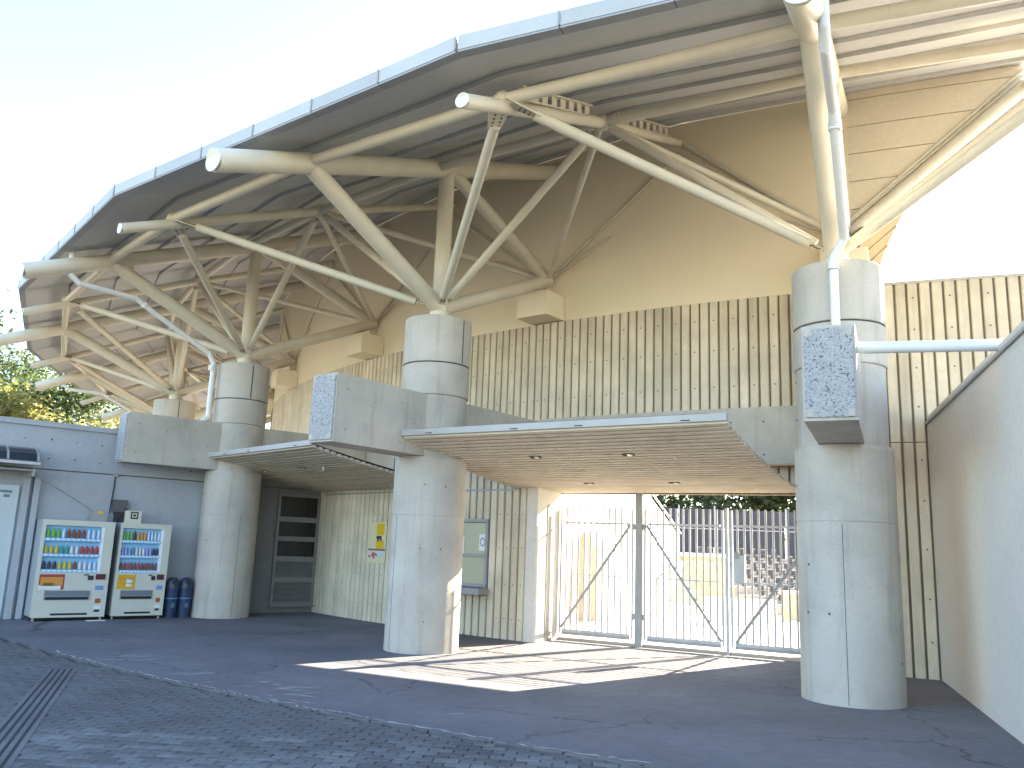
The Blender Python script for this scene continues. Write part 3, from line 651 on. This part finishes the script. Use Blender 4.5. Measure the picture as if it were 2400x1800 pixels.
# electric boxes and cables
mb = thing('meter_box', Bp(-2.85, 1.95, .06), 'dark grey meter box with hanging cables on wall above vending machines', 'electric box')
MB().box(Bp(-2.85, 2.13, .07), BD * .13, BN * .07, Vector((0, 0, .12))).build('case', flat('brown_grey_case', (.11, .10, .10)), mb)
MB().box(Bp(-2.82, 1.90, .06), BD * .10, BN * .05, Vector((0, 0, .10))).build('lower_case', flat('dark_case', (.05, .05, .055)), mb)
MB().path([Bp(-2.98, 2.74, .015), Bp(-2.98, 2.5, .02), Bp(-3.0, 2.2, .03), Bp(-3.02, 1.98, .06)], .012, 8).build('cable', BLACK, mb)
pts = [Bp(-2.78 + .09 * math.sin(i * .9), 2.1 - i * .045, .12 + .02 * math.cos(i)) for i in range(9)]; MB().path(pts, .012, 6).build('cable', BLACK, mb)
MB().tube(Bp(-2.98, 2.74, 0), Bp(-2.98, 2.74, .05), .045, 12).build('cable_outlet', GREYF, mb)
cb = MB().path([Bp(-4.3, 2.55, .012), Bp(-3.9, 2.35, .014), Bp(-3.4, 2.06, .015), Bp(-3.08, 1.86, .02)], .007, 6).build('wall_cable', GREYF); tag(cb, 'thin cable slanting down the wing wall to the vending machine', 'cable')

# ------------------------------------------------------------------ vending machines
def vending(t0, wd, n0, dep, ht, rows, name_lab, ad, sq):
    vx, vn = BD, BN; o = Bp(t0, 0, n0)
    V = lambda x, y, z: o + vx * x + vn * y + Vector((0, 0, z))      # x along, y outward (0 = front)
    t = thing('vending_machine', V(wd / 2, -dep / 2, 0), name_lab, 'vending machine', 'drink vending machines')
    B = lambda x0, x1, y0, y1, z0, z1: MB().box(V((x0 + x1) / 2, (y0 + y1) / 2, (z0 + z1) / 2), vx * (x1 - x0) / 2, vn * (y1 - y0) / 2, Vector((0, 0, (z1 - z0) / 2)))
    B(0, wd, -dep, -.10, .07, ht).build('cabinet', VSIDE, t)
    dw = wd * .86; zb0, zt0 = ht * .475, ht * .945
    m = MB()                                          # door frame round the display
    for x0, x1, z0, z1 in ((0, wd, .07, zb0), (0, .045, zb0, zt0), (dw, wd, zb0, zt0), (0, wd, zt0, ht)):
        m.box(V((x0 + x1) / 2, -.05, (z0 + z1) / 2), vx * (x1 - x0) / 2, vn * .05, Vector((0, 0, (z1 - z0) / 2)))
    m.build('front_door', VBODY, t)
    ds = B(.045, dw, -.098, -.09, zb0, zt0).build('display_case', VBLUE, t)
    B(dw - .05, dw - .002, -.09, -.015, zb0, zt0).build('display_light', VWHITE, ds)
    rh = (zt0 - zb0) / 3
    for r in range(3):
        z0 = zt0 - rh * (r + 1)
        B(.047, dw - .05, -.09, -.004, z0 + .002, z0 + .055).build('price_rail', VBLUE, ds)
        n_ = 11; bw = (dw - .11) / n_
        bt = MB()
        for i in range(n_):
            x = .06 + bw * (i + .5); cidx = rows[r][int(i * len(rows[r]) / n_)]
            c_ = V(x, -.05, z0 + .058); hgt = rh * (.60 if r < 1 else .52)
            bo = MB().lathe(c_, [(0, 0), (bw * .36, .004), (bw * .36, hgt * .62), (bw * .2, hgt * .85), (bw * .16, hgt), (0, hgt)], 10).build('sample_bottle', BCOL[cidx], ds)
            bt.box(V(x, .0, z0 + .028), vx * bw * .30, vn * .008, Vector((0, 0, .014)))
        bt.build('select_button', VWHITE, ds)
    z = zb0
    a1 = B(.05, .05 + wd * .34, 0, .004, z - .30, z - .03).build('advert_panel', ad[0], t)
    for x0, x1, z0, z1, mm in ad[1]: B(.05 + wd * x0, .05 + wd * x1, .004, .006, z - z0, z - z1).build('advert_print', mm, a1)
    B(wd * .70, wd * .78, 0, .006, z - .13, z - .05).build('coin_slot', BLACK, t); B(wd * .64, wd * .71, 0, .02, z - .045, z - .025).build('bill_slot', BLACK, t)
    B(wd * .81, wd * .95, 0, .012, z - .12, z - .02).build('card_reader', sq, t)
    B(wd * .82, wd * .94, 0, .003, z - .31, z - .23).build('sticker', flat('blue_sticker', (.16, .28, .55)), t)
    tr = B(wd * .13, wd * .76, 0, .012, .37, .54).build('delivery_flap', GREYF, t); B(wd * .14, wd * .75, .012, .016, .44, .53).build('flap_glass', flat('smoke_flap', (.17, .19, .22), .2), tr)
    B(wd * .15, wd * .74, .012, .017, .375, .425).build('flap_gap', DARK, tr)
    B(wd * .84, wd * .92, 0, .004, .31, .39).build('sticker', flat('orange_sticker', (.35, .10, .03)), t); B(wd * .83, wd * .93, 0, .004, .20, .26).build('sticker', PAPER, t)
    B(wd * .84, wd * .92, 0, .006, .15, .19).build('vent_slot', BLACK, t)
    B(wd * .25, wd * .75, 0, .004, .10, .135).build('base_vent', DARK, t); B(.0, wd, -.02, .01, .062, .08).build('base_trim', VBODY, t)
    B(.02, wd - .02, -dep + .04, -.09, .02, .07).build('plinth', DARK, t)
    for x in (.05, wd - .05):
        for y in (-.06, -dep + .06): MB().tube(V(x, y, 0), V(x, y, .07), .022, 8).build('foot', GREYF, t)
    return V
BCOL = [flat('bottle_green', (.16, .40, .05)), flat('bottle_clear', (.5, .62, .72)), flat('bottle_brown', (.22, .07, .04)), flat('bottle_yellow', (.55, .45, .05)),
        flat('bottle_teal', (.06, .30, .22)), flat('bottle_white', (.66, .60, .56)), flat('bottle_red', (.45, .06, .04)), flat('bottle_dark', (.06, .05, .05)), flat('bottle_orange', (.62, .28, .03)), flat('bottle_purple', (.34, .32, .6))]
RED = flat('advert_red', (.36, .05, .035)); ORG = flat('advert_orange', (.60, .27, .06)); YLW = flat('advert_yellow', (.62, .36, .02))
V1 = vending(-4.27, 1.22, .70, .66, 1.80, [[0, 0, 1, 2, 2, 2, 1, 1, 1], [3, 3, 4, 4, 5, 5, 6, 6, 6, 6], [7, 7, 3, 3, 3, 2, 5, 5, 1, 1]],
        'larger cream drink vending machine, left of the pair, with red advert', (RED, [(.02, .32, .235, .08, ORG), (.0, .30, .30, .22, PAPER), (.06, .2, .24, .18, YLW)]), flat('dark_red_panel', (.10, .02, .025)))
V2 = vending(-2.93, 0.95, .66, .66, 1.80, [[0, 0, 7, 8, 8, 1, 1, 1, 1], [9, 9, 4, 5, 5, 9, 9, 7, 7], [2, 6, 2, 6, 2, 2, 2, 2]],
        'narrower cream drink vending machine, right of the pair, with yellow advert', (YLW, [(.0, .32, .12, .09, ORG), (.0, .32, .20, .18, ORG), (.17, .28, .25, .10, PAPER)]), flat('dark_panel', (.08, .03, .03)))
c = V1(1.02, -.45, 1.80)
b1 = thing('relay_box', c, 'small grey box with yellow label on top of larger vending machine', 'electric box')
MB().box(c + Vector((0, 0, .105)), BD * .13, BN * .08, Vector((0, 0, .105))).build('case', flat('pale_grey_case', (.30, .30, .30)), b1)
MB().box(c + Vector((0, 0, .18)) + BN * .082, BD * .05, BN * .002, Vector((0, 0, .025))).build('label_plate', YEL, b1)
c = V2(.26, -.25, 1.80)
b2 = thing('cream_box', c, 'small cream box with dark square emblem on narrower vending machine', 'box')
MB().box(c + Vector((0, 0, .12)), BD * .13, BN * .1, Vector((0, 0, .12))).build('case', flat('cream_case', (.60, .57, .45)), b2)
m = MB(); o = c + BN * .102 + Vector((0, 0, .15)); 
for x, z, hx_, hz_ in ((0, .055, .07, .013), (0, -.055, .07, .013), (-.058, 0, .012, .055), (.058, 0, .012, .055)): m.box(o + BD * x + Vector((0, 0, z)), BD * hx_, BN * .002, Vector((0, 0, hz_)))
m.tube(o - BN * .001, o + BN * .003, .026, 12); m.build('emblem', BLACK, b2)
# recycling bins
for i, x in enumerate((-1.785, -1.515)):
    c = Bp(x, 0, .50); t = thing('recycling_bin', c, ('round navy recycling bin next to the vending machine', 'round navy recycling bin touching the round column')[i], 'bin', 'recycling bins')
    MB().lathe(c, [(0, 0), (.115, 0), (.115, .02), (.137, .56), (.137, .58), (0, .58)], 28).build('body', BIN, t)
    MB().lathe(c, [(.141, .555), (.143, .57), (.141, .60), (.13, .68), (.105, .73), (.06, .77), (0, .78)], 28).build('lid', BINLID, t)
    d_ = BN; MB().tube(c + d_ * .08 + Vector((0, 0, .67)), c + d_ * .128 + Vector((0, 0, .69)), .05, 14).build('opening', DARK, t)
    MB().lathe(c, [(.128, .36), (.1315, .36), (.1325, .385), (.13, .385)], 28).build('band', flat('pale_band', (.10, .2, .34)), t)
    m = MB(); fr = c + d_ * .126 + Vector((0, 0, .24)); m.box(fr, BD * .035, d_ * .003, Vector((0, 0, .045))); m.build('sticker', flat('blue_mark', (.08, .16, .22)), t)
# white scrap on the floor by the machines
m = MB(); p = V1(1.05, .12, .006); m.box(p, BD * .16, BN * .06, Vector((0, 0, .005))); s_ = m.build('levelling_board', PAPER); tag(s_, 'small white board on the asphalt between the vending machines', 'board')

# ------------------------------------------------------------------ canopies
def canopy(kc, half, prof, lab, lamps, vis_):
    e, tv = er(kc), et(kc); base = P(kc, 0)
    Q = lambda u, v, z: base + e * u + tv * v + Vector((0, 0, z))
    t = thing('slatted_canopy', Q(0, 0, 2.9), lab, 'canopy', 'slatted canopies between the columns')
    # resample the profile evenly
    pts = []
    for i in range(len(prof) - 1):
        (u0, z0), (u1, z1) = prof[i], prof[i + 1]
        for j in range(12): f = j / 12; pts.append((u0 + (u1 - u0) * f, z0 + (z1 - z0) * f))
    pts.append(prof[-1]); L = [0]
    for a_, b_ in zip(pts, pts[1:]): L.append(L[-1] + math.hypot(b_[0] - a_[0], b_[1] - a_[1]))
    def at(l):
        for i in range(len(L) - 1):
            if L[i + 1] >= l:
                f = (l - L[i]) / (L[i + 1] - L[i]); return (pts[i][0] + (pts[i + 1][0] - pts[i][0]) * f, pts[i][1] + (pts[i + 1][1] - pts[i][1]) * f), (pts[i + 1][0] - pts[i][0], pts[i + 1][1] - pts[i][1])
        return pts[-1], (pts[-1][0] - pts[-2][0], pts[-1][1] - pts[-2][1])
    n_ = int(L[-1] / 0.128)
    for i in range(n_):
        (u, z), (du, dz) = at(L[-1] * (i + .5) / n_); d_ = (e * du + Vector((0, 0, dz))).normalized(); nn = d_.cross(tv).normalized()
        if nn.z > 0: nn = -nn
        m = MB(); ov = random.uniform(0, .012); m.box(Q(u, 0, z), tv * (half + ov), d_ * .036, nn * .024); m.build('slat', SLAT, t)
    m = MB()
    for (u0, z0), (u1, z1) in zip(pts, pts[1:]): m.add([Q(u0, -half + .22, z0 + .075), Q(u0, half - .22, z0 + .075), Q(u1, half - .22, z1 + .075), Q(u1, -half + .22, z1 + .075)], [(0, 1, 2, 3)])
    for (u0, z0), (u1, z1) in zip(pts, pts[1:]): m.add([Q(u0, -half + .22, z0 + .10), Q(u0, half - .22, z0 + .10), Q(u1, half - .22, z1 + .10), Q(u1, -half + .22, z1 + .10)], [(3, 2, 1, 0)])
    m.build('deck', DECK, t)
    u, z = prof[0]; m = MB(); m.box(Q(u + .012, 0, z + .045), tv * (half + .015), e * .02, Vector((0, 0, .046))); m.build('front_fascia', CANTOP, t)
    for v in (-half + .5, -.5, .5, half - .5): MB().box(Q(u + .034, v, z + .02), tv * .06, e * .003, Vector((0, 0, .006))).build('weep_slot', DARK, t)
    for l, v in lamps:
        (u, z), (du, dz) = at(l); d_ = (e * du + Vector((0, 0, dz))).normalized()
        m = MB(); m.box(Q(u, v, z - .016), tv * .085, d_ * .05, Vector((0, 0, .016))); dl = m.build('downlight', DARK, t)
        MB().box(Q(u, v - .03, z - .036), tv * .035, d_ * .035, Vector((0, 0, .006))).build('lens', LAMP, dl)
    for v in (-half * .55, half * .55):
        for u, z in ((-.4, 2.9), (-2.0, 2.72)): MB().tube(Q(u, v, z), Q(u, v, 3.3 if u < -1 else 3.2), .03, 8).build('hanger', GALV, t)
    return t
canopy(0.575, 2.47, [(.87, 3.20), (.20, 3.035), (-.6, 2.90), (-1.5, 2.775), (-2.4, 2.70), (-3.25, 2.665)], 'wide slatted beige canopy over the gates, right of the middle column',
       [(1.05, -0.75), (1.05, 0.75), (2.9, -.75), (2.9, .75)], True)
canopy(1.765, 2.75, [(.62, 3.20), (.10, 3.09), (-.6, 2.97), (-1.5, 2.83), (-2.34, 2.73)], 'shaded slatted grey canopy left of the middle column, over the poster wall',
       [(1.0, -.75), (1.0, .75)], True)

# ------------------------------------------------------------------ gates
def leaf(t0, t1, lab, diag, n_):
    t = thing('bar_gate', G((t0 + t1) / 2), lab, 'gate', 'steel bar gates')
    for x in (t0 + .02, t1 - .02): MB().bar(G(x, .12), G(x, 2.36), .04, .05, GN).build('frame_post', GALV, t)
    for z, h in ((2.10, .035), (1.17, .02), (.17, .06)): MB().bar(G(t0 + .06, z), G(t1 - .06, z), .035, h).build('rail', GALV, t)
    for i in range(n_):
        x = t0 + .06 + (t1 - t0 - .12) * (i + .5) / n_
        MB().tube(G(x, .16), G(x, 2.38 + random.uniform(-.006, .006)), .018, 8).build('bar', GALV, t)
    MB().bar(G(diag[0], diag[1], .03), G(diag[2], diag[3], .03), .05, .014, GN).build('diagonal_brace', GREYF, t)
    MB().bar(G(t0 + .06, .125, .0), G(t1 - .06, .125, .0), .045, .05).build('bottom_plate', GREYF, t)  # darker grey here imitates the shadow gap below the bottom rail
    return t
leaf(0.02, 1.44, 'left steel bar gate between the pale jamb and the tall post', (.07, .22, 1.38, 2.08), 11)
leaf(1.63, 3.03, 'middle steel bar gate right of the tall post', (1.68, 2.08, 2.98, .2), 11)
g3 = leaf(3.14, 4.55, 'right steel bar gate partly hidden by the near column', (3.22, .2, 4.45, 1.9), 11)
MB().box(G(3.30, 1.40, .05), GD * .09, GN * .03, Vector((0, 0, .22))).build('lock_case', GALV, g3); MB().box(G(3.26, 1.62, .085), GD * .04, GN * .006, Vector((0, 0, .06))).build('lock_plate', GREYF, g3)
gp = thing('gate_post', G(1.545), 'tall square grey post between the gates reaching the canopy', 'post')
MB().bar(G(1.545, 0), G(1.545, 2.66), .13, .13, GN).build('shaft', GREYF, gp)
for z in (.5, 2.05):
    for s_ in (-1, 1): MB().box(G(1.545 + s_ * .085, z, .03), GD * .03, GN * .025, Vector((0, 0, .05))).build('hinge', GREYF, gp)
gp2 = MB().bar(G(3.085, 0), G(3.085, 2.40), .05, .06, GN).build('gate_stop_post', GALV); tag(gp2, 'slim pale post where the middle and right gates meet', 'post')

# ------------------------------------------------------------------ drain pipes
def pipe(k, lab, v, vl):
    tv, e = et(k), er(k); Q = lambda s, z, w_=None: P(k, s, z) + tv * (v if w_ is None else w_)
    t = thing('drain_pipe', Q(.66, 4), lab, 'pipe', 'white drain pipes')
    MB().path([Q(3.64, 6.92), Q(3.61, 6.44), Q(3.44, 6.31), Q(2.38, 6.25), Q(2.04, 6.05), Q(.80, 5.40, v), Q(.68, 5.20, vl), Q(.68, 4.05, vl), Q(.82, 3.93, vl)], .055, 14).build('pipe_run', PVC, t)
    for s_, z, w_ in ((2.2, 6.15, v), (.71, 5.1, vl)): MB().tube(Q(s_, z, w_) + Vector((0, 0, -.05)), Q(s_, z, w_) + Vector((0, 0, .05)), .068, 14).build('coupling', PVC, t)
pipe(0, 'white drain pipe running down in front of the near column', -.14, .0)
pipe(2, 'white drain pipe from the eave to the left column', 0, 0)
pipe(4, 'white drain pipe under the far left eave', 0, 0)
hp = MB().tube(Vector((3.42, 8.30, 3.74)), Vector((4.85, 8.02, 3.76)), .062, 16).build('cross_pipe', PVC); tag(hp, 'level white pipe from the near bracket beam to the white wall', 'pipe')

# ------------------------------------------------------------------ inside the ground, seen through the gates
RD = Vector((0.41, 0.91, 0)).normalized(); RN = Vector((RD.y, -RD.x, 0)); RP = Vector((0.95, 16.9, 0))
def S(t, z=0.0, n=0.0): return RP + RD * t + RN * n + Vector((0, 0, z))
WHT = mat('white_stand_paint', (0.70, 0.68, 0.62), 0.05, 0.8)
BEI = mat('beige_stand_concrete', (0.46, 0.40, 0.27), 0.08, 0.9, streak=0.2)
sw = thing('stair_wall', S(5), 'sunlit white stair wall with an arched opening behind the left gate', 'wall')
ac, aw_, ah = 2.3, 1.35, 2.06; NA = 14
arc = [(ac - aw_ * math.cos(math.pi * i / NA), 0.95 + (ah - .95) * math.sin(math.pi * i / NA)) for i in range(NA + 1)]
outer = [(-.3, 0), (-.3, 4.6), (4.6, 4.6), (7.1, 3.30), (11.2, 2.15), (11.2, .35), (10.3, .35), (5.9, 0)]
m = MB()
def strip(a_, b_):                                    # wall quad columns with thickness
    m.prism([S(a_[0], a_[1]), S(b_[0], b_[1]), S(b_[0], b_[2]), S(a_[0], a_[2])], RN * -0.25)
strip((-.3, 0, 4.6), (ac - aw_, 0, 4.6))
for p_, q_ in zip(arc, arc[1:]): strip((p_[0], p_[1], 4.6), (q_[0], q_[1], 4.6))
strip((ac + aw_, 0, 4.6), (4.6, 0, 4.6)); strip((4.6, 0, 4.6), (5.9, 0, 3.92)); strip((5.9, 0, 3.92), (7.1, .12, 3.30)); strip((7.1, .12, 3.30), (11.2, .55, 2.15))
m.build('white_face', WHT, sw)
for p_, q_ in (((4.6, 4.7), (7.1, 3.40)), ((7.1, 3.40), (11.2, 2.25))): MB().bar(S(*p_, .04), S(*q_, .04), .05, .03).build('handrail', GALV, sw)
ar = MB()
arce = [(ac - aw_, 0)] + arc + [(ac + aw_, 0)]
for p_, q_ in zip(arce, arce[1:]): ar.add([S(p_[0], p_[1], -.25), S(q_[0], q_[1], -.25), S(q_[0], q_[1], -2.6), S(p_[0], p_[1], -2.6)], [(0, 1, 2, 3)])
ar.add([S(ac - aw_, 0, -2.6), S(ac + aw_, 0, -2.6), S(ac + aw_, 2.2, -2.6), S(ac - aw_, 2.2, -2.6)], [(0, 1, 2, 3)]); ar.build('arch_recess', CONC, sw)
m = MB(); m.box(S(ac - .2, 1.0, -.3), RD * .05, RN * .03, Vector((0, 0, 1.0))); m.box(S(ac + .55, 1.0, -.3), RD * .05, RN * .03, Vector((0, 0, 1.0))); m.build('arch_post', GREYF, sw)
rp = thing('stair_ramp', S(6, 0, .8), 'beige concrete parapet beside the white stair behind the middle gate', 'wall')
MB().prism([Vector((3.3, 22.0, 0)), Vector((6.4, 25.2, 0)), Vector((6.4, 25.2, 1.42)), Vector((5.35, 25.4, 1.40)), Vector((3.55, 22.3, .2))], Vector((-.2, .3, 0))).build('parapet', BEI, rp)
dwl = thing('dugout_wall', (6.6, 26, 0), 'beige concrete wall with a white ledge behind the middle gate', 'wall')
MB().box((6.2, 26.75, .78), (.70, .12, 0), (-.03, .2, 0), (0, 0, .78)).build('wall_panel', BEI, dwl)
MB().box((6.2, 26.73, 1.60), (.74, .13, 0), (-.045, .3, 0), (0, 0, .06)).build('white_ledge', WHT, dwl)
for i in range(2): MB().box((5.85 + i * .6, 26.48 + i * .1, .75), (.006, .001, 0), (0, .02, 0), (0, 0, .72)).build('panel_joint', SEAM, dwl)
# bank of seats rising to the right
bk = thing('seating_bank', (8.7, 27, 0), 'pale stepped seating bank behind the right gate', 'seating')
SD = Vector((.94, .34, 0)).normalized(); SB = Vector((-.34, .94, 0))
def K(x, y, z): return Vector((7.6, 24.6, 0)) + SD * x + SB * y + Vector((0, 0, z))
STEP = mat('stand_step', (0.36, 0.34, 0.31), 0.08, 1)
for r in range(7):
    MB().prism([K(-.2 + r * .12, r * .8, 0), K(7, r * .8, 0), K(7, r * .8, .25 + r * .22), K(-.2 + r * .12, r * .8, .25 + r * .22)], SB * .8).build('step', STEP, bk)
SEATM = MB(); SEATM.box((0, .12, .14), (.10, 0, 0), (0, .10, 0), (0, 0, .015)); SEATM.box((0, .22, .22), (.10, 0, 0), (0, .015, .01), (0, -.02, .09)); SEATM.box((0, .14, .065), (.03, 0, 0), (0, .05, 0), (0, 0, .065))
seatm = SEATM.mesh('stadium_seat', flat('dark_seat', (.09, .09, .105)))
ORD = ['first', 'second', 'third', 'fourth', 'fifth', 'sixth', 'seventh', 'eighth', 'ninth']
for r in range(7):
    for i in range(8):
        ob = bpy.data.objects.new('stadium_seat', seatm); col.objects.link(ob); ob.location = K(.25 + r * .12 + i * .45 + (r % 2) * .2, r * .8 + .12, .25 + r * .22); ob.rotation_euler = (0, 0, math.atan2(SD.y, SD.x))
        tag(ob, 'small dark seat, %s from the left in the %s row of the bank' % (ORD[i], ORD[r]), 'seat', 'stadium seats in rows')
cw = thing('curved_low_wall', (6.5, 21.5, 0), 'low white curved wall in the sun behind the right gate', 'wall')
cp = [Vector((5.0 + 1.9 * (i / 10), 20.6 + 1.1 * (i / 10) ** 2 * 1.0, 0)) for i in range(11)]
for p_, q_ in zip(cp, cp[1:]): MB().prism([p_, q_, q_ + Vector((0, 0, .62 - .04 * (q_.x - 5))), p_ + Vector((0, 0, .62 - .04 * (p_.x - 5)))], Vector((-.1, .3, 0))).build('wall_panel', WHT, cw)
bw = thing('boundary_wall', (9, 25, 0), 'white capped beige wall at the right end behind the right gate', 'wall')
MB().box((8.75, 23.5, .33), (1.2, .5, 0), (-.06, .15, 0), (0, 0, .33)).build('wall_panel', BEI, bw); MB().box((8.75, 23.5, .70), (1.25, .52, 0), (-.07, .18, 0), (0, 0, .04)).build('white_cap', WHT, bw)
# dark windbreak and fence at the back
nf = thing('windbreak_fence', (12, 52, 0), 'dark windbreak fence below the trees behind the gates', 'fence')
NET = mat('dark_net', (0.06, 0.06, 0.075), 0.15, 0.6)
for i in range(9):
    x0 = 4 + i * 2.2; MB().box((x0 + 1.07, 52, 2.2), (1.06, 0, 0), (0, .03, 0), (0, 0, 2.2)).build('net_panel', NET, nf); MB().tube((x0, 51.95, 0), (x0, 51.95, 4.6), .05, 8).build('fence_post', GALV, nf)
MB().bar((4, 51.93, 3.2), (23.8, 51.93, 3.2), .03, .05).build('fence_rail', GALV, nf)

# ------------------------------------------------------------------ trees
def tree(x, y, h, cr, nleaf, lm, lab, seed, leaf_sz=.20, low=.25, group='trees behind the wing wall'):
    rg = random.Random(seed); base = Vector((x, y, -.05)); t = thing('broadleaf_tree', base, lab, 'tree', group)
    tb = MB(); tips = []
    p = base; dirv = Vector((rg.gauss(0, .06), rg.gauss(0, .06), 1)); r0 = h * .017 + .03; n = 6; pts = [p]
    for i in range(n): p = p + (dirv + Vector((rg.gauss(0, .09), rg.gauss(0, .09), 0))).normalized() * h * .85 / n; pts.append(p)
    for i in range(n): tb.tube(pts[i], pts[i + 1], r0 * (1 - i / (n + .5)), 8, r0 * (1 - (i + 1) / (n + .5)))
    for _ in range(15):
        f = rg.uniform(low, .98); i = min(int(f * n), n - 1); b0 = pts[i].lerp(pts[i + 1], f * n - i); a_ = rg.uniform(0, 6.28)
        L_ = cr * rg.uniform(.6, 1.05) * (1.1 - .55 * abs(f - .5)); d_ = Vector((math.cos(a_), math.sin(a_), rg.uniform(.15, .8))).normalized()
        m1 = b0 + d_ * L_ * .55 + Vector((0, 0, rg.uniform(0, .2))); e1 = b0 + d_ * L_ + Vector((0, 0, rg.uniform(-.1, .4)))
        tb.tube(b0, m1, r0 * .38 * (1.1 - f), 6, r0 * .2 * (1.1 - f)); tb.tube(m1, e1, r0 * .2 * (1.1 - f), 5, .008)
        tips += [(m1, .45), (e1, .55), (m1.lerp(e1, .5), .5)]
        for __ in range(2):
            d2 = (d_ + Vector((rg.gauss(0, .6), rg.gauss(0, .6), rg.gauss(.1, .4)))).normalized(); e2 = m1 + d2 * L_ * .5; tb.tube(m1, e2, r0 * .14 * (1.1 - f), 5, .006); tips.append((e2, .5))
    tips.append((pts[-1], .6)); tb.build('trunk', BARK, t)
    lb = MB(); V_, F_ = [], []
    for _ in range(nleaf):
        c_, sp = rg.choice(tips); sp *= cr * .42
        q = c_ + Vector((rg.gauss(0, sp), rg.gauss(0, sp), rg.gauss(0, sp * .55))); s_ = leaf_sz * rg.uniform(.55, 1.3)
        a1 = Vector((rg.gauss(0, 1), rg.gauss(0, 1), rg.gauss(0, .6))).normalized(); a2 = a1.cross(Vector((rg.gauss(0, 1), rg.gauss(0, 1), rg.gauss(0, 1)))).normalized()
        o = len(V_); V_ += [q - a1 * s_, q + a2 * s_ * .45, q + a1 * s_, q - a2 * s_ * .45]; F_.append((o, o + 1, o + 2, o + 3))
    lb.add(V_, F_); lb.build('crown', lm, t)
LT = [(-18.0, 28.6, 6.4, 1.9, 6000, LEAFY, 'yellow green tree nearest the left edge above the wing wall', .2),
      (-24.5, 36, 12.0, 3.4, 6500, LEAFG, 'tallest green tree at the left edge behind the eave', .3),
      (-21.5, 40, 9.0, 2.8, 4500, LEAFG, 'airy green tree seen through the far roof struts', .3),
      (-20.2, 47, 9.0, 3.2, 5000, LEAFY, 'yellow green tree under the far end of the roof', .25),
      (-20.3, 33.5, 7.6, 2.4, 6000, LEAFY, 'sunlit yellow green tree low above the wing wall at left', .2),
      (-19.6, 38.5, 6.6, 2.0, 5000, LEAFY, 'sunlit yellow green tree low above the middle of the wing wall', .2),
      (-24.5, 50, 10.5, 3.6, 5000, LEAFY, 'broad yellow green tree between the eave and the far pipe', .2),
      (-28, 45, 12.0, 3.8, 5000, LEAFG, 'large green tree farthest back at the left', .3)]
for i, (x, y, h, cr, nl, lm, lab, low) in enumerate(LT): tree(x, y, h, cr, int(nl * 1.5), lm, lab, 40 + i, .12 if lm is LEAFY else .15, low)
BT = ['leftmost', 'second from left', 'third from left', 'fourth from left', 'fifth from left', 'rightmost']
for i in range(6): tree(6.5 + i * 3.6, 57 + (i % 2) * 3, 9.5 + (i % 3), 3.4, 3000, LEAFD, 'dark green tree beyond the windbreak fence, %s of the row' % BT[i], 80 + i, .32, .2, 'trees beyond the windbreak')
